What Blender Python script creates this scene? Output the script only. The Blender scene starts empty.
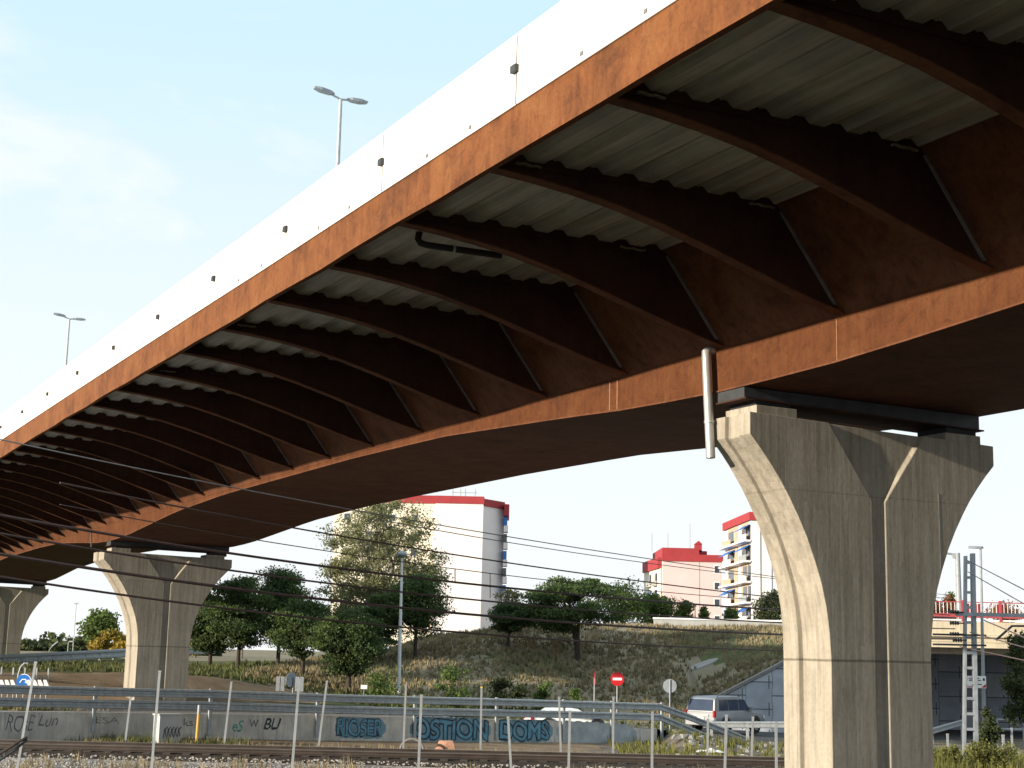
import bpy, bmesh, math, random
import numpy as np
from math import sin, cos, radians, pi, sqrt, atan2, floor
from mathutils import Vector, Matrix, noise as mnoise
random.seed(7); rng = np.random.default_rng(7)
S = bpy.context.scene
COL = S.collection

# ------------------------------------------------------------------ camera
F = 1500.0; EYE = 3.4; ROLL = radians(1.3)
PITCH = math.atan((655.5-384)*cos(ROLL)/F)
fwd = Vector((0, cos(PITCH), sin(PITCH))); r0 = Vector((1, 0, 0)); u0 = r0.cross(fwd)
cr = r0*cos(ROLL)+u0*sin(ROLL); cu = -r0*sin(ROLL)+u0*cos(ROLL)
CP = Vector((0, 0, EYE))
def at(px, py, Y):                       # world point seen at photo pixel (px,py), at distance Y
    d = fwd*F+cr*(px-512)-cu*(py-384)
    return CP+d*(Y/d.y)
cam = bpy.data.cameras.new('camera'); camo = bpy.data.objects.new('camera', cam); COL.objects.link(camo)
cam.sensor_width = 36; cam.lens = F/1024*36; cam.clip_start = 0.1; cam.clip_end = 6000
camo.matrix_world = Matrix(((cr.x, cu.x, -fwd.x, 0), (cr.y, cu.y, -fwd.y, 0), (cr.z, cu.z, -fwd.z, EYE), (0, 0, 0, 1)))
S.camera = camo
S.view_settings.view_transform = 'Standard'; S.view_settings.look = 'None'
S.view_settings.gamma = 1; S.view_settings.use_curve_mapping = False
S.view_settings.exposure = 0.75

# ------------------------------------------------------------------ materials
def newmat(name):
    m = bpy.data.materials.new(name); m.use_nodes = True
    nt = m.node_tree; nt.nodes.clear()
    out = nt.nodes.new('ShaderNodeOutputMaterial'); b = nt.nodes.new('ShaderNodeBsdfPrincipled')
    nt.links.new(b.outputs[0], out.inputs[0])
    return m, nt, b
def nd(nt, t, **kw):
    n = nt.nodes.new(t)
    for k, v in kw.items():
        if k in ('operation', 'blend_type', 'noise_dimensions', 'feature', 'data_type', 'distance', 'wave_type', 'bands_direction', 'interpolation_type'): setattr(n, k, v)
        else: n.inputs[k].default_value = v
    return n
def coords(nt, scale=(1, 1, 1), kind='Object'):
    tc = nt.nodes.new('ShaderNodeTexCoord'); mp = nt.nodes.new('ShaderNodeMapping')
    mp.inputs['Scale'].default_value = scale
    nt.links.new(tc.outputs[kind], mp.inputs[0]); return mp.outputs[0]
def noise(nt, vec, scale, detail=4, rough=.55, dist=0):
    n = nt.nodes.new('ShaderNodeTexNoise'); n.inputs['Scale'].default_value = scale
    n.inputs['Detail'].default_value = detail; n.inputs['Roughness'].default_value = rough
    n.inputs['Distortion'].default_value = dist
    nt.links.new(vec, n.inputs['Vector']); return n.outputs['Fac']
def ramp(nt, fac, stops):
    r = nt.nodes.new('ShaderNodeValToRGB'); nt.links.new(fac, r.inputs[0])
    e = r.color_ramp.elements
    while len(e) < len(stops): e.new(0.5)
    for i, (p, c) in enumerate(stops):
        e[i].position = p; e[i].color = (*c, 1) if len(c) == 3 else c
    return r.outputs[0]
def mix(nt, a, b, fac, mode='MIX'):
    n = nt.nodes.new('ShaderNodeMix'); n.data_type = 'RGBA'; n.blend_type = mode
    for s, v in ((0, fac), (6, a), (7, b)):
        if isinstance(v, (int, float)): n.inputs[s].default_value = v
        elif isinstance(v, tuple): n.inputs[s].default_value = (*v, 1)
        else: nt.links.new(v, n.inputs[s])
    return n.outputs[2]
def math_(nt, op, a, b=0.0):
    n = nt.nodes.new('ShaderNodeMath'); n.operation = op
    for i, v in enumerate((a, b)):
        if isinstance(v, (int, float)): n.inputs[i].default_value = v
        else: nt.links.new(v, n.inputs[i])
    return n.outputs[0]
def bump(nt, b, h, strength=.3, dist=.02):
    n = nt.nodes.new('ShaderNodeBump'); n.inputs['Strength'].default_value = strength; n.inputs['Distance'].default_value = dist
    nt.links.new(h, n.inputs['Height']); nt.links.new(n.outputs[0], b.inputs['Normal'])
def mat(name, c, rough=.7, var=.25, scale=3., metal=0., bmp=0., spec=.4, streak=0.):
    m, nt, b = newmat(name)
    v = coords(nt)
    n = noise(nt, v, scale, 5, .6)
    lo = tuple(x*(1-var) for x in c); hi = tuple(min(1, x*(1+var)) for x in c)
    col = ramp(nt, n, [(.3, lo), (.7, hi)])
    if streak:
        n2 = noise(nt, coords(nt, (6, 6, .4)), 1.5, 4, .6)
        col = mix(nt, col, tuple(x*(1-streak) for x in c), ramp(nt, n2, [(.5, (0, 0, 0)), (.7, (1, 1, 1))]))
    nt.links.new(col, b.inputs['Base Color'])
    b.inputs['Roughness'].default_value = rough; b.inputs['Metallic'].default_value = metal
    b.inputs['Specular IOR Level'].default_value = spec
    if bmp: bump(nt, b, noise(nt, v, scale*8, 4), bmp)
    return m
def corten(name, c=(.19, .066, .018), dark=.6):
    m, nt, b = newmat(name)
    v = coords(nt)
    n1 = noise(nt, v, 1.1, 8, .68, .4); n2 = noise(nt, coords(nt, (5, 5, .7)), 1.6, 6, .65); n3 = noise(nt, v, 22, 5, .7)
    c1 = ramp(nt, n1, [(.32, tuple(x*dark for x in c)), (.5, c), (.72, (c[0]*1.22, c[1]*1.45, c[2]*1.7))])
    c2 = ramp(nt, n2, [(.35, (.55, .5, .5)), (.55, (1, 1, 1)), (.75, (1.0, .9, .85))])
    c3 = ramp(nt, n3, [(.3, (.72, .7, .7)), (.7, (1.0, 1.0, 1.0))])
    col = mix(nt, mix(nt, c1, c2, .42, 'MULTIPLY'), c3, .9, 'MULTIPLY')
    n4 = noise(nt, v, 4.5, 6, .7, .8); col = mix(nt, col, ramp(nt, n4, [(.34, (.62, .58, .55)), (.5, (1, 1, 1)), (.68, (1.0, 1.06, 1.05))]), .75, 'MULTIPLY')
    nt.links.new(col, b.inputs['Base Color']); b.inputs['Roughness'].default_value = .78
    b.inputs['Specular IOR Level'].default_value = .25
    bump(nt, b, n3, .25, .01)
    return m
def concrete_boards(name, c=(.38, .345, .285)):
    m, nt, b = newmat(name)
    tc = nt.nodes.new('ShaderNodeTexCoord'); sp = nt.nodes.new('ShaderNodeSeparateXYZ'); nt.links.new(tc.outputs['Object'], sp.inputs[0])
    bx = math_(nt, 'DIVIDE', sp.outputs[0], .095); by = math_(nt, 'DIVIDE', sp.outputs[1], .095)
    k = math_(nt, 'ADD', math_(nt, 'FLOOR', bx), math_(nt, 'MULTIPLY', math_(nt, 'FLOOR', by), 17.3))
    kz = math_(nt, 'FLOOR', math_(nt, 'DIVIDE', math_(nt, 'ADD', sp.outputs[2], math_(nt, 'MULTIPLY', math_(nt, 'SINE', math_(nt, 'MULTIPLY', k, 12.9)), 9.)), 2.6))
    wn = nt.nodes.new('ShaderNodeTexWhiteNoise'); wn.noise_dimensions = '1D'
    nt.links.new(math_(nt, 'ADD', k, math_(nt, 'MULTIPLY', kz, .37)), wn.inputs['W'])
    boards = ramp(nt, wn.outputs['Value'], [(0, (.80, .79, .78)), (1, (1.0, 1.0, 1.0))])
    v = coords(nt)
    n1 = noise(nt, v, .9, 7, .62, .3); n2 = noise(nt, coords(nt, (7, 7, .5)), 1.4, 6, .65); n3 = noise(nt, v, 14, 4)
    base = ramp(nt, n1, [(.3, tuple(x*.85 for x in c)), (.5, c), (.75, tuple(x*1.08 for x in c))])
    st = ramp(nt, n2, [(.36, (.68, .67, .66)), (.55, (1, 1, 1))])
    sp3 = ramp(nt, n3, [(.3, (.88, .88, .88)), (.6, (1, 1, 1))])
    # pinholes
    vo = nt.nodes.new('ShaderNodeTexVoronoi'); vo.inputs['Scale'].default_value = 5.5; nt.links.new(v, vo.inputs['Vector'])
    pin = ramp(nt, vo.outputs['Distance'], [(.035, (.45, .42, .4)), (.06, (1, 1, 1))])
    # casting joint rings
    col = mix(nt, mix(nt, mix(nt, mix(nt, base, boards, .75, 'MULTIPLY'), st, .75, 'MULTIPLY'), sp3, 1., 'MULTIPLY'), pin, .6, 'MULTIPLY')
    for zj in (3.44, 6.2):
        dj = math_(nt, 'ABSOLUTE', math_(nt, 'SUBTRACT', math_(nt, 'ADD', sp.outputs[2], math_(nt, 'MULTIPLY', math_(nt, 'SUBTRACT', n1, .5), .03)), zj))
        col = mix(nt, col, ramp(nt, dj, [(.008, (.42, .4, .38)), (.03 if zj < 5 else .02, (1, 1, 1))]), .9 if zj < 5 else .3, 'MULTIPLY')
    nt.links.new(col, b.inputs['Base Color']); b.inputs['Roughness'].default_value = .85; b.inputs['Specular IOR Level'].default_value = .25
    e = math_(nt, 'ABSOLUTE', math_(nt, 'SUBTRACT', math_(nt, 'FRACT', bx), .5))
    hh = math_(nt, 'ADD', math_(nt, 'MULTIPLY', math_(nt, 'LESS_THAN', e, .44), 1.0), math_(nt, 'MULTIPLY', wn.outputs['Value'], .8))
    bump(nt, b, math_(nt, 'ADD', hh, math_(nt, 'MULTIPLY', n3, .6)), .5, .008)
    return m
M = {}
M['rust'] = corten('weathering_steel')
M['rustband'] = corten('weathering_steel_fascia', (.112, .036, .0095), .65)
M['rustshade'] = corten('weathering_steel_shaded', (.058, .023, .013), .55)  # same steel under the deck, its shade put into a darker colour
M['rustweb'] = corten('weathering_steel_web', (.155, .060, .026), .55)  # paler copy than the ribs, bounced light on the web put into colour
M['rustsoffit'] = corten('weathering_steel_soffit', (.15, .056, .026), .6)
M['concrete'] = concrete_boards('board_marked_concrete')
M['parapet'] = mat('pale_parapet_concrete', (.80, .79, .76), .8, .04, 1.2, streak=.08)
M['asphalt'] = mat('asphalt', (.055, .055, .058), .9, .25, 2.5, bmp=.2)
M['galv'] = mat('galvanised_steel', (.26, .29, .32), .5, .18, 4, metal=.3)
M['galvdull'] = mat('dull_galvanised_steel', (.33, .355, .37), .55, .2, 5, metal=.2, streak=.25)
M['post'] = mat('galvanised_post', (.26, .28, .30), .55, .15, 6, metal=.15)
M['darksteel'] = mat('dark_painted_steel', (.035, .038, .042), .6, .3, 4)
M['greysteel'] = mat('grey_weld_strip', (.17, .165, .16), .6, .3, 5)
M['rubber'] = mat('black_rubber', (.02, .02, .022), .8, .2, 5)
M['cable'] = mat('oxidised_copper_cable', (.085, .055, .05), .6, .25, 3)
M['cablepale'] = mat('pale_cable', (.26, .25, .25), .5, .2, 3)
M['pipe'] = mat('grey_drain_pipe', (.46, .47, .47), .35, .12, 3, metal=.5)
M['sheet'] = None
def sheet_mat():
    m, nt, b = newmat('galvanised_decking')
    v = coords(nt); n = noise(nt, v, 1.3, 6, .6); n2 = noise(nt, coords(nt, (9, .5, 1)), 1.2, 5, .6)
    col = mix(nt, ramp(nt, n, [(.3, (.37, .39, .39)), (.7, (.56, .545, .49))]), ramp(nt, n2, [(.35, (.62, .54, .42)), (.6, (1, 1, 1))]), .6, 'MULTIPLY')
    nt.links.new(col, b.inputs['Base Color']); b.inputs['Roughness'].default_value = .55; b.inputs['Metallic'].default_value = .15
    return m
M['sheet'] = sheet_mat()

# ------------------------------------------------------------------ object helpers
def tag(o, label=None, cat=None, group=None, kind=None):
    if label: o['label'] = label
    if cat: o['category'] = cat
    if group: o['group'] = group
    if kind: o['kind'] = kind
    return o
def empty(name, label, cat, loc=(0, 0, 0), rz=0, group=None):
    o = bpy.data.objects.new(name, None); COL.objects.link(o); o.location = loc; o.rotation_euler = (0, 0, rz)
    return tag(o, label, cat, group)
class MB:
    def __init__(s): s.v = []; s.f = []
    def add(s, vs, fs):
        o = len(s.v); s.v += [tuple(p) for p in vs]; s.f += [tuple(i+o for i in f) for f in fs]; return s
    def box(s, x0, x1, y0, y1, z0, z1):
        return s.add([(x0, y0, z0), (x1, y0, z0), (x1, y1, z0), (x0, y1, z0), (x0, y0, z1), (x1, y0, z1), (x1, y1, z1), (x0, y1, z1)],
                     [(0, 3, 2, 1), (4, 5, 6, 7), (0, 1, 5, 4), (1, 2, 6, 5), (2, 3, 7, 6), (3, 0, 4, 7)])
    def hexa(s, P):   # 8 points: bottom ring 4, top ring 4
        return s.add(P, [(0, 3, 2, 1), (4, 5, 6, 7), (0, 1, 5, 4), (1, 2, 6, 5), (2, 3, 7, 6), (3, 0, 4, 7)])
    def tube(s, pts, r, n=8, cap=True):
        pts = [Vector(p) for p in pts]; rr = r if isinstance(r, (list, tuple)) else [r]*len(pts)
        rings = []; prev = None
        for i, p in enumerate(pts):
            t = (pts[min(i+1, len(pts)-1)]-pts[max(i-1, 0)]).normalized()
            if prev is None:
                a = Vector((0, 0, 1)) if abs(t.z) < .9 else Vector((1, 0, 0)); x = t.cross(a).normalized()
            else: x = (prev-t*prev.dot(t)).normalized()
            prev = x; y = t.cross(x)
            rings.append([p+(x*cos(2*pi*k/n)+y*sin(2*pi*k/n))*rr[i] for k in range(n)])
        vs = [q for ring in rings for q in ring]; fs = []
        for i in range(len(pts)-1):
            for k in range(n): fs.append((i*n+k, i*n+(k+1) % n, (i+1)*n+(k+1) % n, (i+1)*n+k))
        if cap: fs.append(tuple(range(n))[::-1]); fs.append(tuple((len(pts)-1)*n+k for k in range(n)))
        return s.add(vs, fs)
    def loft(s, rings, close=True, cap=True):
        n = len(rings[0]); vs = [q for r in rings for q in r]; fs = []
        for i in range(len(rings)-1):
            for k in range(n if close else n-1): fs.append((i*n+k, i*n+(k+1) % n, (i+1)*n+(k+1) % n, (i+1)*n+k))
        if cap and close: fs.append(tuple(range(n))[::-1]); fs.append(tuple((len(rings)-1)*n+k for k in range(n)))
        return s.add(vs, fs)
    def prism(s, poly, axis, t0, t1):   # poly of 2D points, extruded along axis 'x','y' or 'z'
        def P(a, b, t): return {'x': (t, a, b), 'y': (a, t, b), 'z': (a, b, t)}[axis]
        return s.loft([[P(a, b, t0) for a, b in poly], [P(a, b, t1) for a, b in poly]])
    def build(s, name, m, parent=None, smooth=False, recalc=True):
        me = bpy.data.meshes.new(name); me.from_pydata(s.v, [], s.f)
        ms = m if isinstance(m, list) else [m]
        for q in ms: me.materials.append(q)
        if recalc:
            bm = bmesh.new(); bm.from_mesh(me); bmesh.ops.recalc_face_normals(bm, faces=bm.faces); bm.to_mesh(me); bm.free()
        if smooth:
            me.polygons.foreach_set('use_smooth', [True]*len(me.polygons))
            try: me.set_sharp_from_angle(angle=radians(35))
            except Exception: pass
        o = bpy.data.objects.new(name, me); COL.objects.link(o)
        if parent: o.parent = parent
        return o
def bevel(o, w, seg=2):
    b = o.modifiers.new('bevel', 'BEVEL'); b.width = w; b.segments = seg; b.limit_method = 'ANGLE'; b.angle_limit = radians(40); return o
def copy_tree(o, parent=None):
    c = o.copy(); COL.objects.link(c)
    if parent: c.parent = parent
    for ch in [x for x in COL.objects if x.parent == o]: copy_tree(ch, c)
    return c

# ------------------------------------------------------------------ light and sky
sd = Vector((-.855, -.518, 0)).normalized(); EL = radians(11.9)
sdir = Vector((sd.x*cos(EL), sd.y*cos(EL), sin(EL)))
sl = bpy.data.lights.new('sun', 'SUN'); sl.energy = 5.0; sl.angle = radians(.55); sl.color = (1, .87, .69)
so = bpy.data.objects.new('sun', sl); COL.objects.link(so); so.rotation_euler = sdir.to_track_quat('Z', 'Y').to_euler(); so.location = (-60, -60, 60)
w = bpy.data.worlds.new('World'); S.world = w; w.use_nodes = True; nt = w.node_tree; nt.nodes.clear()
wo = nt.nodes.new('ShaderNodeOutputWorld'); bg = nt.nodes.new('ShaderNodeBackground'); sky = nt.nodes.new('ShaderNodeTexSky')
sky.sky_type = 'NISHITA'; sky.sun_disc = False; sky.sun_elevation = EL; sky.sun_rotation = atan2(sd.x, sd.y)
sky.air_density = 1.0; sky.dust_density = 1.0; sky.ozone_density = 1.5; sky.altitude = 50
tc = nt.nodes.new('ShaderNodeTexCoord'); mp = nt.nodes.new('ShaderNodeMapping'); mp.inputs['Scale'].default_value = (1.2, 1.2, 4.2)
nt.links.new(tc.outputs['Generated'], mp.inputs[0])
n1 = noise(nt, mp.outputs[0], 2.1, 7, .58, .35)
sx = nt.nodes.new('ShaderNodeSeparateXYZ'); nt.links.new(tc.outputs['Generated'], sx.inputs[0])
cl = ramp(nt, n1, [(.36, (.0, .0, .0)), (.62, (.9, .9, .9))])
hz = ramp(nt, sx.outputs[2], [(.0, (1, 1, 1)), (.2, (.75, .75, .75)), (.4, (.2, .2, .2)), (.7, (.0, .0, .0))])
fac = math_(nt, 'MAXIMUM', cl, hz)
veil = (10.2, 10.5, 10.6)
skyc = mix(nt, mix(nt, sky.outputs[0], (1.45, 1.5, 1.42), 1.0, 'MULTIPLY'), (6.5, 9.8, 11.7), .88)
nt.links.new(mix(nt, skyc, veil, fac), bg.inputs[0]); bg.inputs[1].default_value = .058
nt.links.new(bg.outputs[0], wo.inputs[0])

# ------------------------------------------------------------------ the viaduct
BR = atan2(.4674545, .88401713); BO = (3.5597, 25.0, 0)
def cur(u): return 1.57e-4*u*u if u > 0 else 0.
def rise(u): return .0062*max(0, u-6)
def clampi(x, a=0., b=1.): return max(a, min(b, x))
def zbot(u):
    t = (u+.32) % 45.3
    T = [0, 3, 5.8, 11.3, 17, 28.5, 34.5, 39.5, 42.3, 45.3]; Z = [7.89, 7.97, 8.14, 8.42, 8.5, 8.5, 8.36, 8.08, 7.93, 7.89]
    return float(np.interp(t, T, Z))
U0, U1 = -38.0, 112.0
us = list(np.arange(U0, U1+.01, 1.525))
vd = empty('viaduct', 'rust brown weathering steel road viaduct with white parapet and curved ribs, overhead', 'viaduct', BO, BR)
# box girder: inclined web above a vertical band, and soffit
def ring_u(f): return [f(u) for u in us]
def BP(v, u, z): return (v+cur(u), u, z)
def ribtop(v): return 10.03+.02*(v+6.1)
mb = MB(); mb.loft([[BP(-1.21, u, 10.2), BP(0, u, 8.62), BP(.03, u, 8.62), BP(-1.17, u, 10.22)] for u in us]); mb.build('girder_web', M['rustweb'], vd)
mb = MB(); mb.loft([[BP(0.0, u, zbot(u)), BP(.035, u, zbot(u)), BP(.035, u, 8.615), BP(-.012, u, 8.64), BP(-.012, u, 8.60), BP(0, u, 8.59)] for u in us]); mb.build('girder_fascia', M['rustband'], vd)
mb = MB(); mb.loft([[BP(-.03, u, zbot(u)-.03), BP(5.33, u, zbot(u)-.03), BP(5.33, u, zbot(u)-.002), BP(-.03, u, zbot(u)-.002)] for u in us]); mb.build('girder_soffit', M['rustsoffit'], vd)
mb = MB(); mb.loft([[BP(5.27, u, zbot(u)), BP(5.30, u, zbot(u)), BP(5.30, u, 8.6), BP(6.45, u, 10.12), BP(6.41, u, 10.14), BP(5.27, u, 8.62)] for u in us]); mb.build('girder_web', M['rustshade'], vd)
# deck slab, edge beam
mb = MB(); mb.loft([[BP(-6.02, u, 10.24+rise(u)), BP(10.2, u, 10.24), BP(10.2, u, 10.5), BP(-6.02, u, 10.5+rise(u))] for u in us]); mb.build('deck_slab', M['parapet'], vd)
def zwob(u): return 0.012*sin(u*1.37)+.008*sin(u*3.1+1)
mb = MB(); mb.loft([[BP(-6.1, u, 9.86+rise(u)+zwob(u)), BP(-6.0, u, 9.86+rise(u)+zwob(u)), BP(-6.0, u, 9.885+rise(u)+zwob(u)), BP(-6.07, u, 9.885+rise(u)+zwob(u)), BP(-6.07, u, 10.5+rise(u)), BP(-6.1, u, 10.5+rise(u))] for u in us])
mb.build('edge_beam', M['rust'], vd)
mb = MB(); mb.loft([[BP(10.2, u, 9.9), BP(10.23, u, 9.9), BP(10.23, u, 10.5), BP(10.2, u, 10.5)] for u in us]); mb.build('edge_beam', M['rust'], vd)
# trapezoidal decking under the slab
prof = []
vv = -6.05
while vv < -1.2:
    for dv, dz in ((0, 0), (.20, 0), (.29, .08), (.36, .08), (.37, .066), (.39, .066), (.40, .08), (.47, .08), (.56, 0)):
        if vv+dv < -1.13: prof.append((vv+dv, ribtop(vv+dv)+.03+dz))
    vv += .6
mb = MB()
n = len(prof); vs = []; fs = []
for u in us:
    for v_, z_ in prof:
        k = (v_+6.05)/4.9
        vs.append(BP(v_, u, z_+rise(u)*(1-k)))
for i in range(len(us)-1):
    for k in range(n-1): fs.append((i*n+k, i*n+k+1, (i+1)*n+k+1, (i+1)*n+k))
mb.add(vs, fs); mb.build('deck_sheeting', M['sheet'], vd)
# ribs
mat_mortar = mat('grey_mortar', (.22, .19, .15), .9, .3, 6)
RB = [(-6.05, 9.885), (-4.9, 9.76), (-4.3, 9.72), (-3.6, 9.56), (-3.2, 9.49), (-2.6, 9.31), (-2.1, 9.17), (-1.5, 9.0), (-.85, 8.83), (-.4, 8.73), (0., 8.645)]
RB = [(-6.05, 9.885), (-5.4, 9.845), (-4.7, 9.775), (-4.0, 9.67), (-3.3, 9.52), (-2.6, 9.34), (-1.9, 9.14), (-1.2, 8.94), (-.6, 8.78), (0., 8.645)]
for k in range(-11, 36):
    u = 3.05*k+.0
    if u < U0+1: continue
    r = rise(u); c = cur(u)
    def zr_(v, z): return z+r*clampi(-v/6.05)
    mb = MB()
    for i in range(len(RB)-1):
        (va, za), (vb, zb) = RB[i], RB[i+1]
        def top(v): return (ribtop(v)+.028+r*clampi(-(v+1.15)/4.9)) if v < -1.15 else 8.645+(10.1-8.645)*(-v/1.15)
        def seg(va, za, vb, zb):
            mb.hexa([(va+c, u-.012, zr_(va, za)), (vb+c, u-.012, zr_(vb, zb)), (vb+c, u+.012, zr_(vb, zb)), (va+c, u+.012, zr_(va, za)),
                     (va+c, u-.012, top(va)), (vb+c, u-.012, top(vb)), (vb+c, u+.012, top(vb)), (va+c, u+.012, top(va))])
        if va < -1.15 < vb:
            zm = za+(zb-za)*(-1.15-va)/(vb-va); seg(va, za, -1.15, zm); seg(-1.15, zm, vb-.004 if vb >= 0 else vb, zb)
        else: seg(va, za, vb-.004 if vb >= 0 else vb, zb)
    # closure plate along the top, stepped like the decking
    cp_ = [(v_, z_+r*clampi(-(v_+1.15)/4.9)-.004) for v_, z_ in prof]
    mb.loft([[(v_+c, u-.045, z_), (v_+c, u-.02, z_), (v_+c, u-.02, ribtop(v_)-.06+r*clampi(-(v_+1.15)/4.9)), (v_+c, u-.045, ribtop(v_)-.06+r*clampi(-(v_+1.15)/4.9))] for v_, z_ in cp_])
    rib = mb.build('rib', M['rustshade'], vd)
    fl = MB(); fl.loft([[(v_+c, u-.10, zr_(v_, z_)-.022), (v_+c, u+.10, zr_(v_, z_)-.022), (v_+c, u+.10, zr_(v_, z_)), (v_+c, u-.10, zr_(v_, z_))] for v_, z_ in RB]); fl.build('flange', M['rustweb'], rib)
    st = MB(); st.hexa([(-1.17+c, u-.05, 10.06), (-1.12+c, u-.05, 10.06), (-1.12+c, u-.015, 10.06), (-1.17+c, u-.015, 10.06), (-.16+c, u-.05, 8.76), (-.11+c, u-.05, 8.76), (-.11+c, u-.015, 8.76), (-.16+c, u-.015, 8.76)][::1])
    st.build('weld_strip', M['greysteel'], rib)
    if k in (-2, -1, 0, 3, 5):   # scraps of mortar left on the rib tops
        for (va, vb) in ((-5.7, -5.3), (-1.75, -1.3)) if k != 0 else ((-2.1, -1.6),):
            sc = MB(); sc.loft([[(va+(vb-va)*t/6+c, u-.085, ribtop(va)-.03-.02*abs(sin(t*2.1+k))), (va+(vb-va)*t/6+c, u-.047, ribtop(va)-.03-.02*abs(sin(t*2.1+k))),
                (va+(vb-va)*t/6+c, u-.047, ribtop(va)-.005-.015*abs(sin(t*2.1+k))), (va+(vb-va)*t/6+c, u-.085, ribtop(va)-.005-.015*abs(sin(t*2.1+k)))] for t in range(7)])
            sc.build('mortar_scrap', mat_mortar, rib)
# parapet panels
for k in range(-8, 26):
    a_, b_ = -3.9+4.45*k+.012, -3.9+4.45*(k+1)-.012
    if a_ < U0 or b_ > U1: continue
    mb = MB(); sub = [a_+(b_-a_)*t/3 for t in range(4)]
    mb.loft([[BP(-6.13, u, 10.5+rise(u)+.003), BP(-5.90, u, 10.5+rise(u)+.003), BP(-5.97, u, 11.5+rise(u)), BP(-6.13, u, 11.5+rise(u))] for u in sub])
    pn = bevel(mb.build('parapet_panel', M['parapet'], vd), .012)
    j = MB(); um = b_+.012; j.box(-6.19+cur(um), -6.131+cur(um), um-.07, um+.07, 10.94+rise(um), 11.04+rise(um)); j.build('joint_bracket', M['darksteel'], pn)
    ln = MB(); ln.box(-6.133+cur(um), -6.11+cur(um), um-.012, um+.012, 10.52+rise(um), 11.45+rise(um)); ln.build('joint_seal', M['greysteel'], pn)
    for f in (.3, .62):
        um = a_+(b_-a_)*f; d = MB(); d.box(-6.142+cur(um), -6.131+cur(um), um-.035, um+.035, 10.58+rise(um), 10.63+rise(um)); d.build('drip_hole', M['greysteel'], pn)
mb = MB(); mb.loft([[BP(10.02, u, 10.5), BP(10.2, u, 10.5), BP(10.2, u, 11.5), BP(10.07, u, 11.5)] for u in us]); mb.build('far_parapet', M['parapet'], vd)
# thin white drip lines down the fascia
mb = MB()
for uu in (3.35, 3.62): mb.box(-.003+cur(uu), -.0008+cur(uu), uu-.015, uu+.015, zbot(uu)+.01, 8.58)
mb.box(-.003, -.0008, -2.96, -2.945, zbot(-2.9)+.01, 8.58)
mb.build('lime_streak', mat('lime_streak', (.26, .13, .07), .9, .3, 8), vd)
# drain pipes
dp = MB(); dp.tube([(.05, .24, 8.62), (-.10, .24, 8.64), (-.16, .235, 8.58), (-.17, .22, 8.45), (-.165, .10, 6.74)], .078, 14)
dpo = dp.build('downpipe', M['pipe'], vd, smooth=True)
cl_ = MB(); cl_.tube([(-.167, .142, 7.38), (-.167, .138, 7.33)], .088, 14); cl_.build('pipe_collar', M['pipe'], dpo)
dp = MB(); dp.tube([(-5.28, .93, 10.12), (-5.30, .94, 9.96), (-5.26, .93, 9.9), (-5.15, .92, 9.88), (-3.9, .72, 9.84)], .055, 12)
dpo = dp.build('gully_pipe', M['rubber'], vd, smooth=True)
cl_ = MB(); cl_.tube([(-4.72, .852, 9.866), (-4.68, .846, 9.865)], .064, 12); cl_.build('pipe_collar', M['pipe'], dpo)
# crossbeams over the piers
for i in range(3):
    uc = -.32+45.3*i; c = cur(uc)
    mb = MB(); zt = zbot(uc)-.032
    mb.prism([(-.03+c, 7.68), (5.22+c, 7.60), (5.22+c, zt), (-.03+c, zt)], 'y', uc-.34, uc+.40)
    cb = mb.build('crossbeam', M['darksteel'], vd)
    f = MB(); f.prism([(-.06+c, 7.655), (5.26+c, 7.575), (5.26+c, 7.60), (-.06+c, 7.68)], 'y', uc-.42, uc+.48); f.build('crossbeam_flange', M['rustshade'], cb)
    for vb in (.55, 4.75):
        b = MB(); zz = 7.38-.02*vb
        b.box(vb-.36+c, vb+.36+c, uc-.36, uc+.36, zz+.15, 7.66-.015*vb); bo = b.build('bearing', M['rubber'], cb)

# ------------------------------------------------------------------ piers
PL = ['large nearest concrete pier at right, flared head, Y shaped groove, downpipe beside it', 'middle concrete pier with flared head, standing behind the left guardrail', 'farthest concrete pier, cut off by the left edge of the photo']
Wz = [(-1., 1.09), (3.44, 1.09), (3.9, 1.12), (4.3, 1.18), (4.7, 1.28), (5.05, 1.41), (5.4, 1.56), (5.74, 1.74), (6.05, 1.93), (6.3, 2.10), (6.55, 2.30), (6.78, 2.50), (6.985, 2.70), (7.0, 2.712), (7.36, 2.712)]
def pier_mesh(i):
    kw = 1.04 if i == 1 else 1.
    zs = sorted(set([-1., 0, 1, 2, 3, 3.44, 6.12]+[z for z, _ in Wz]+[7.1, 7.2]))
    rings = []
    for z in zs:
        W = kw*float(np.interp(z, [a for a, _ in Wz], [b for _, b in Wz])); T = .525; d = .07; tz = clampi((z-3.4)/4); TB = (.725-.22*tz) if i == 0 else 1.45
        w = .145 if z <= 6.12 else .145+(1.06-.145)*(z-6.12)/(7.36-6.12)
        w2 = max(.05, w-.055)
        half = [(-W, -T), (-w, -T), (-w2, -T+d), (w2, -T+d), (w, -T), (W, -T)]
        g = .085; md = (TB-T)/2; hh = (TB+T)/2; right = [(W, md-hh*.42), (W-g, md-hh*.38), (W-g, md+hh*.30), (W, md+hh*.34)]
        ring = half+right+[(W, TB), (w, TB), (w2, TB-d), (-w2, TB-d), (-w, TB), (-W, TB)]+[(-x, y) for x, y in right[::-1]]
        rings.append([(x, y, z-.022*x*tz) for x, y in ring])
    return MB().loft(rings)
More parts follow.
